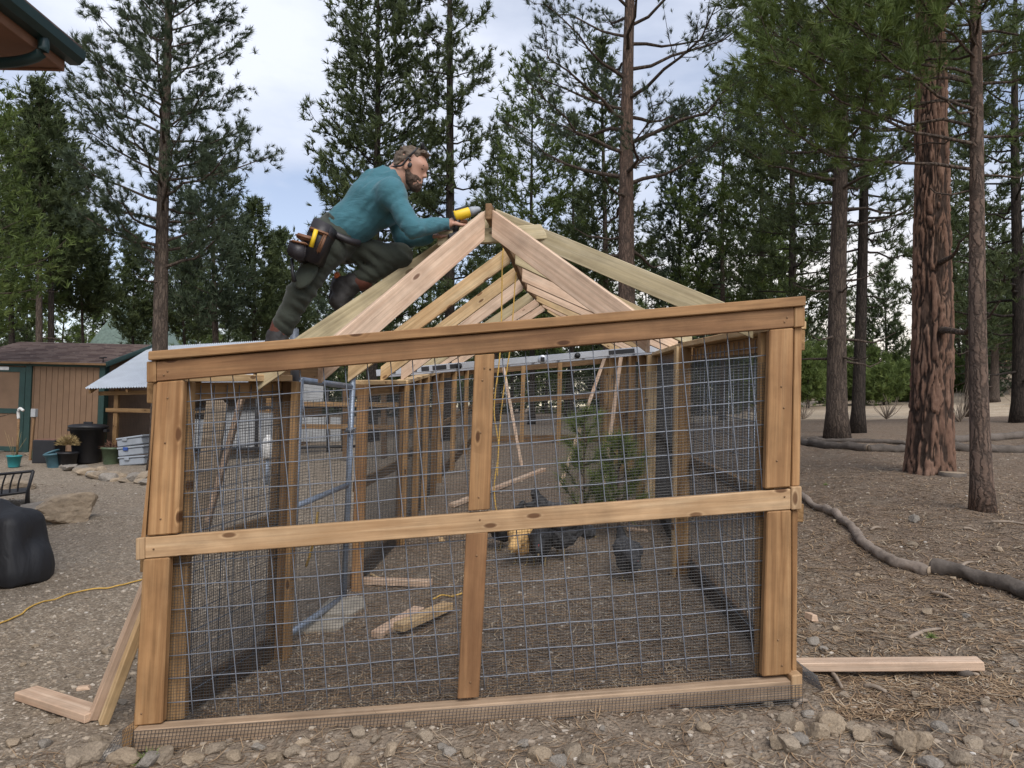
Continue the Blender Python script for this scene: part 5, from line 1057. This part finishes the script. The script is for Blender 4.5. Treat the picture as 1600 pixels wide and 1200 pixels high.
def fingers(wr, tgt, palm_dir, curl, s=1.):
    """palm, four unequal bent fingers and a thumb from the palm's side"""
    d = tgt-wr; d /= np.linalg.norm(d); sd_ = np.cross(d, palm_dir); sd_ /= np.linalg.norm(sd_); pd = np.cross(sd_, d); o = []
    c = wr+d*.055*s; o.append(('ell', c, np.stack([d, sd_, pd], 1), (.055*s, .042*s, .019*s), .012))
    for i, ln in enumerate((.070, .080, .074, .058)):
        b0 = wr+d*.092*s+sd_*(.030-.0205*i)*s; d1 = d*math.cos(curl*.5)-pd*math.sin(curl*.5); d2 = d*math.cos(curl*1.5)-pd*math.sin(curl*1.5)
        m_ = b0+d1*ln*.52*s; o += [Cn(b0-d*.01, m_, .0095, .009, .006), Cn(m_, m_+d2*ln*.5*s, .009, .0075, .004)]
    tb = wr+d*.03*s+sd_*.034*s; t1 = tb+(d*.6+sd_*.7-pd*.25)*.042*s; o += [Cn(tb, t1, .012, .0105, .008), Cn(t1, t1+(d*.95+sd_*.1-pd*.3)*.032*s, .0105, .0085, .004)]
    return o
hd_n, hd_f = a3(716, 343, .03), a3(686, 364, .04)
body = [E(hl(-.008, 0, .028), (.098, .077, .098)), E(hl(.030, 0, -.045), (.062, .056, .075)), E(hl(.052, 0, -.082), (.040, .038, .036)), E(hl(.072, 0, .030), (.032, .052, .026)),
        Cn(hl(.086, 0, .014), hl(.108, 0, -.022), .007, .010, .008), E(hl(.096, 0, -.028), (.013, .016, .009), HR, .008), E(hl(.084, 0, -.058), (.012, .024, .007), HR, .006), E(hl(.081, 0, -.069), (.011, .021, .007), HR, .006),
        E(hl(-.002, -.079, -.004), (.022, .010, .033), HR, .006), E(hl(-.002, .079, -.004), (.022, .010, .033), HR, .006), Cn(hl(-.015, 0, -.05), neck, .056, .062, .03), Cn(neck, chest, .075, .11), Cn(chest, belly, .125, .12), Cn(belly, pel, .12, .13),
        Cn(sh_n, chest, .06, .08), Cn(sh_f, chest, .06, .08), Cn(sh_n, el_n, .048, .04), Cn(el_n, wr_n, .04, .028, .02), Cn(sh_f, el_f, .048, .04), Cn(el_f, wr_f, .04, .028, .02),
        Cn(pel, hip_n, .12, .09), Cn(hip_n, kn_n, .085, .055), Cn(kn_n, an_n, .055, .04), Cn(pel, hip_f, .12, .09), Cn(hip_f, kn_f, .085, .055), Cn(kn_f, an_f, .055, .04)]
body += fingers(wr_n, hd_n, np.array([0, -.5, .8]), .9) + fingers(wr_f, hd_f, np.array([0, -.3, 1.]), .45)
sdf_obj('body', body, .0065, .035, M['skin'], Pn)
sdf_obj('hair', [E(hl(-.020, 0, .036), (.095, .081, .096)), E(hl(.040, 0, .094), (.055, .058, .030)), Cn(hl(.070, -.035, .092), hl(.098, .02, .078), .022, .026), E(hl(-.06, 0, -.01), (.05, .07, .06))], .006, .02, M['hair'], Pn,
        [(hl(.050, 0, .075), HR @ np.array([.62, 0, -.78])), (hl(0, 0, -.045), HR @ np.array([.55, 0, -.83]))], lambda P: .010*fbm(P*np.array([45, 45, 70]), 3))
sdf_obj('beard', [E(hl(.034, 0, -.060), (.062, .063, .062)), E(hl(.062, 0, -.098), (.040, .042, .036)), Cn(hl(.012, -.068, -.03), hl(.03, -.05, -.08), .016, .02), Cn(hl(.012, .068, -.03), hl(.03, .05, -.08), .016, .02), Cn(hl(.084, -.022, -.047), hl(.084, .022, -.047), .011, .011)], .0055, .012, M['beard'], Pn,
        [(hl(.0, 0, -.024), HR @ np.array([.28, 0, .96]))], lambda P: .005*fbm(P*80, 3))
for s in (-1, 1):
    ey = sdf_obj('eye', [E(hl(.083, s*.033, .006), (.010, .014, .006))], .003, .002, M['beard'], Pn); sdf_obj('eyebrow', [Cn(hl(.098, s*.014, .026), hl(.088, s*.046, .026), .006, .005)], .003, .002, M['hair'], Pn)
# sunglasses pushed up, headset at the ear
SG = tube('sunglasses', [Vector(hl(*q_)) for q_ in ((-.01, -.088, .025), (.02, -.088, .075), (.035, -.082, .112))], .006, M['black'], Pn, 6)
for s in (-1, 1): sdf_obj('lens', [E(hl(.045, s*.036, .142), (.010, .034, .022))], .005, .002, M['black'], SG)
tube('headset', smooth_pts([Vector(hl(*q_)) for q_ in ((-.10, -.05, -.035), (-.05, -.085, -.03), (-.02, -.092, -.015), (.0, -.092, .035), (.02, -.09, .02))], 4), .006, M['black'], Pn, 6); sdf_obj('earpiece', [E(hl(.022, -.088, -.005), (.014, .010, .017))], .004, .002, M['black'], Pn)
def wrk(amp, q_): return lambda P: amp*fbm(np.column_stack([P @ np.array(q_[0]), P @ np.array(q_[1]), P @ np.array(q_[2])]), 3)
sdf_obj('shirt', [Cn(neck+(chest-neck)*.25, chest, .085, .145), Cn(chest, belly, .150, .132), Cn(belly, a3(534, 364, .03), .132, .130), Cn(a3(600, 299, .03), chest, .115, .15), Cn(sh_n, chest, .085, .10), Cn(sh_f, chest, .085, .10), Cn(sh_n, el_n, .075, .056), Cn(el_n, wr_n, .056, .039, .025), Cn(sh_f, el_f, .075, .058), Cn(el_f, wr_f, .058, .041, .025),
        E(a3(588, 277, .03), (.085, .095, .042), rotmat(np.array([.9, 0, .35]), np.array([-.35, 0, .9]))), Cn(a3(612, 278, -.055), a3(612, 278, .11), .028, .028)], .011, .05, M['shirt'], Pn,
        [(a3(703, 351), np.array([1., 0, .1])), (a3(517, 356), np.array([-.70, 0, -.72]))], wrk(.0085, ((7, 0, 9), (0, 7, 0), (-30, 0, 24))))
tr_ = sdf_obj('trousers', [Cn(a3(529, 368, .03), pel, .130, .138), Cn(pel, hip_n, .135, .105), Cn(hip_n, kn_n, .102, .074), Cn(kn_n, an_n+(kn_n-an_n)*.12, .072, .060), Cn(pel, hip_f, .135, .10), Cn(hip_f, kn_f, .098, .074), Cn(kn_f, an_f+(kn_f-an_f)*.2, .072, .056)], .011, .045, M['trouser'], Pn,
        (), wrk(.011, ((20, 0, 26), (0, 8, 0), (5, 0, -5))))
sdf_obj('pocket', [E(a3(478, 428, -.20), (.10, .022, .060), rotmat(kn_n-hip_n, np.array([.7, 0, .5])))], .008, .01, M['pocket'], tr_)
# boots: the far one toes down on the rafter, the near one stands on the wall top
def boot(an, heel, ball, toe, w_, label):
    m_ = sdf_obj('boot', [Cn(an+(an-ball)*.0, heel, .058, .048), Cn(heel, ball, .048, .050), Cn(ball, toe, .050, .036), Cn(an, ball, .055, .048)], .008, .03, M['bootm'], Pn, (), wrk(.006, ((30, 0, 0), (0, 30, 0), (0, 0, 30))))
    sdf_obj('cuff', [Cn(an+(an-heel)*.05, an+w_*.07, .060, .062)], .008, .01, M['bootred'], m_)
    return m_
b_ = boot(a3(555, 441, .14), a3(531, 446, .14), a3(530, 470, .13), a3(537, 486, .13), np.array([.7, 0, .2]), 'kneel')
sdf_obj('sole', [Cn(a3(524, 437, .14), a3(518, 464, .13), .020, .018), Cn(a3(518, 464, .13), a3(529, 491, .13), .018, .016)], .006, .01, M['black'], b_); sdf_obj('heel_patch', [E(a3(527, 431, .12), (.018, .04, .025), I3)], .005, .004, M['orange'], b_)
b_ = boot(a3(435, 524, -.06), a3(424, 546, -.06), a3(440, 552, -.08), a3(456, 556, -.10), np.array([.3, 0, .9]), 'stand')
sdf_obj('sole', [Cn(a3(422, 558, -.06), a3(458, 563, -.10), .018, .015)], .006, .01, M['black'], b_)
# tool belt
BL = tube('belt', smooth_pts([Vector(a3(*q_)) for q_ in ((503, 348, -.02), (515, 362, -.14), (545, 376, -.13), (560, 380, -.05))], 4), .022, M['leather'], Pn, 8)
def slab(name, c, Yd, th, mat, parent):
    P_ = [Vector(a3(x, y, Yd)) for x, y in c]; n = len(P_); V = P_+[p+Vector((0, th, 0)) for p in P_]; bm = bmesh.new(); vs_ = [bm.verts.new(v) for v in V]
    bm.faces.new(vs_[:n]); bm.faces.new(vs_[n:][::-1])
    for k_ in range(n): bm.faces.new((vs_[k_], vs_[n+k_], vs_[n+(k_+1) % n], vs_[(k_+1) % n]))
    bmesh.ops.recalc_face_normals(bm, faces=bm.faces); bmesh.ops.bevel(bm, geom=list(bm.edges), offset=.010, segments=3, affect='EDGES'); return bm_obj(name, bm, mat, parent, None, True)
TP = slab('tool_pouch', [(490, 338), (519, 352), (514, 366), (494, 412), (468, 402), (478, 366)], -.30, .15, M['leather'], Pn)
slab('front_pouch', [(452, 374), (478, 380), (475, 404), (462, 406), (446, 396)], -.32, .13, M['leather'], TP); slab('pouch_rim', [(462, 362), (491, 370), (489, 378), (459, 369)], -.325, .15, M['leather_brown'], TP); slab('pouch_rim', [(453, 373), (480, 379), (479, 383), (451, 377)], -.33, .13, M['leather_brown'], TP)
slab('strap', [(482, 352), (514, 364), (511, 369), (480, 358)], -.318, .15, M['leather_brown'], TP); slab('strap', [(511, 362), (505, 364), (492, 394), (497, 396)], -.32, .12, M['leather_brown'], TP)
tube('yellow_pencil', [Vector(a3(494, 359, -.335)), Vector(a3(486, 386, -.335))], .013, M['yellow'], TP, 8); tube('hammer_handle', [Vector(a3(456, 404, -.26)), Vector(a3(457, 424, -.26)), Vector(a3(460, 440, -.26))], [.010, .010, .014], M['black'], TP, 8)
# drill in his hand
dc = a3(724, 334, .0); DR = thing('power_drill', 'yellow and black cordless drill in the man\'s hand', 'drill', Vector(dc)); dd = Vector(a3(745, 327, .02)-a3(714, 336, 0)).normalized()
lathe('motor_housing', [(0, -.065), (.028, -.06), (.034, -.05), (.034, .025), (.028, .04)], M['yellow'], DR, Vector(dc), 16, dd.to_track_quat('Z', 'Y')); lathe('chuck', [(.028, .038), (.028, .06), (.018, .10), (.010, .11), (0, .11)], M['tote'], DR, Vector(dc), 14, dd.to_track_quat('Z', 'Y'))
board('top_cover', Vector(dc)-dd*.055+Vector((0, 0, .027)), Vector(dc)+dd*.02+Vector((0, 0, .027)), .026, .045, M['black'], DR); board('rear_cap', Vector(dc)-dd*.068, Vector(dc)-dd*.058, .055, .055, M['black'], DR)
tube('grip', [Vector(dc)-dd*.03, Vector(dc)-dd*.05+Vector((0, 0, -.11))], [.019, .017], M['black'], DR, 8); board('battery', Vector(dc)-dd*.09+Vector((0, 0, -.13)), Vector(dc)+dd*.01+Vector((0, 0, -.13)), .05, .065, M['black'], DR)
# ------------------------------------------------------------------ hens
M['buff'] = plain('buff', (.60, .38, .16), .9, 0, .2, 30, .3); M['blackhen'] = plain('blackhen', (.018, .018, .02), .7, 0, .4, 30, .3); M['greyhen'] = plain('greyhen', (.055, .055, .058), .9, 0, .7, 45, .3); M['comb'] = plain('comb', (.35, .03, .02), .6); M['shank'] = plain('shank', (.25, .18, .08), .7)
def hen(px, py, face, s, mat, label, tailmat=None, headdown=True):
    g_ = gp(px, py); H = thing('hen', label, 'hen', g_); th = math.radians(face); f_ = np.array([math.cos(th), math.sin(th), 0]); u = np.array([0, 0, 1.]); g0 = np.array(g_); P_ = lambda a, b, c=0: g0+f_*a*s+u*b*s+np.cross(u, f_)*c*s
    hd = P_(.20, .17) if headdown else P_(.17, .42); R0 = rotmat(f_+u*.1, u)
    dsp = lambda P: .010*s*fbm(P*np.array([28, 28, 28]), 3)
    sdf_obj('body', [('ell', P_(0, .24), R0, (.155*s, .105*s, .125*s)), ('ell', P_(-.08, .28), rotmat(-f_+u*.7, u), (.12*s, .075*s, .09*s)), ('cone', P_(.08, .26), hd, .072*s, .034*s), ('ell', hd, R0, (.042*s, .03*s, .034*s)), ('ell', P_(0, .15, 0), I3, (.10*s, .09*s, .08*s))], .011*s, .05*s, M[mat], H, (), dsp)
    sdf_obj('tail', [('cone', P_(-.10, .30), P_(-.19, .44), .06*s, .028*s), ('cone', P_(-.12, .30), P_(-.23, .36), .05*s, .022*s)], .011*s, .03*s, M[tailmat or mat], H, (), dsp)
    for sd_ in (-1, 1):
        tube('leg', [Vector(P_(.0, .12, sd_*.05)), Vector(P_(.005, .0, sd_*.05)), Vector(P_(.06, .0, sd_*.05))], [.012*s, .008*s, .006*s], M['shank'], H, 6)
        sdf_obj('wing', [('ell', P_(-.01, .27, sd_*.095), R0, (.12*s, .022*s, .07*s))], .011*s, .01, M[mat], H, (), dsp)
    hx = hd+f_*.04*s-u*(.01*s if not headdown else .03*s); sdf_obj('beak', [('cone', hx, hx+f_*.03*s-u*.01*s, .010*s, .003*s)], .005, .003, M['shank'], H); sdf_obj('comb', [('ell', hd+u*.035*s, R0, (.03*s, .008*s, .02*s))], .005, .003, M['comb'], H)
    return H
hen(815, 880, 250, 1.05, 'buff', 'buff golden hen pecking right of the middle post'); hen(784, 858, 170, 1.0, 'blackhen', 'black hen half hidden behind the middle post'); hen(843, 882, 265, .95, 'blackhen', 'black hen with raised tail right beside the buff one')
hen(875, 874, 20, 1.35, 'greyhen', 'large grey speckled hen under the sapling', 'blackhen'); hen(980, 905, 285, .85, 'greyhen', 'lone dark grey hen with raised black tail, apart from the flock', 'blackhen')
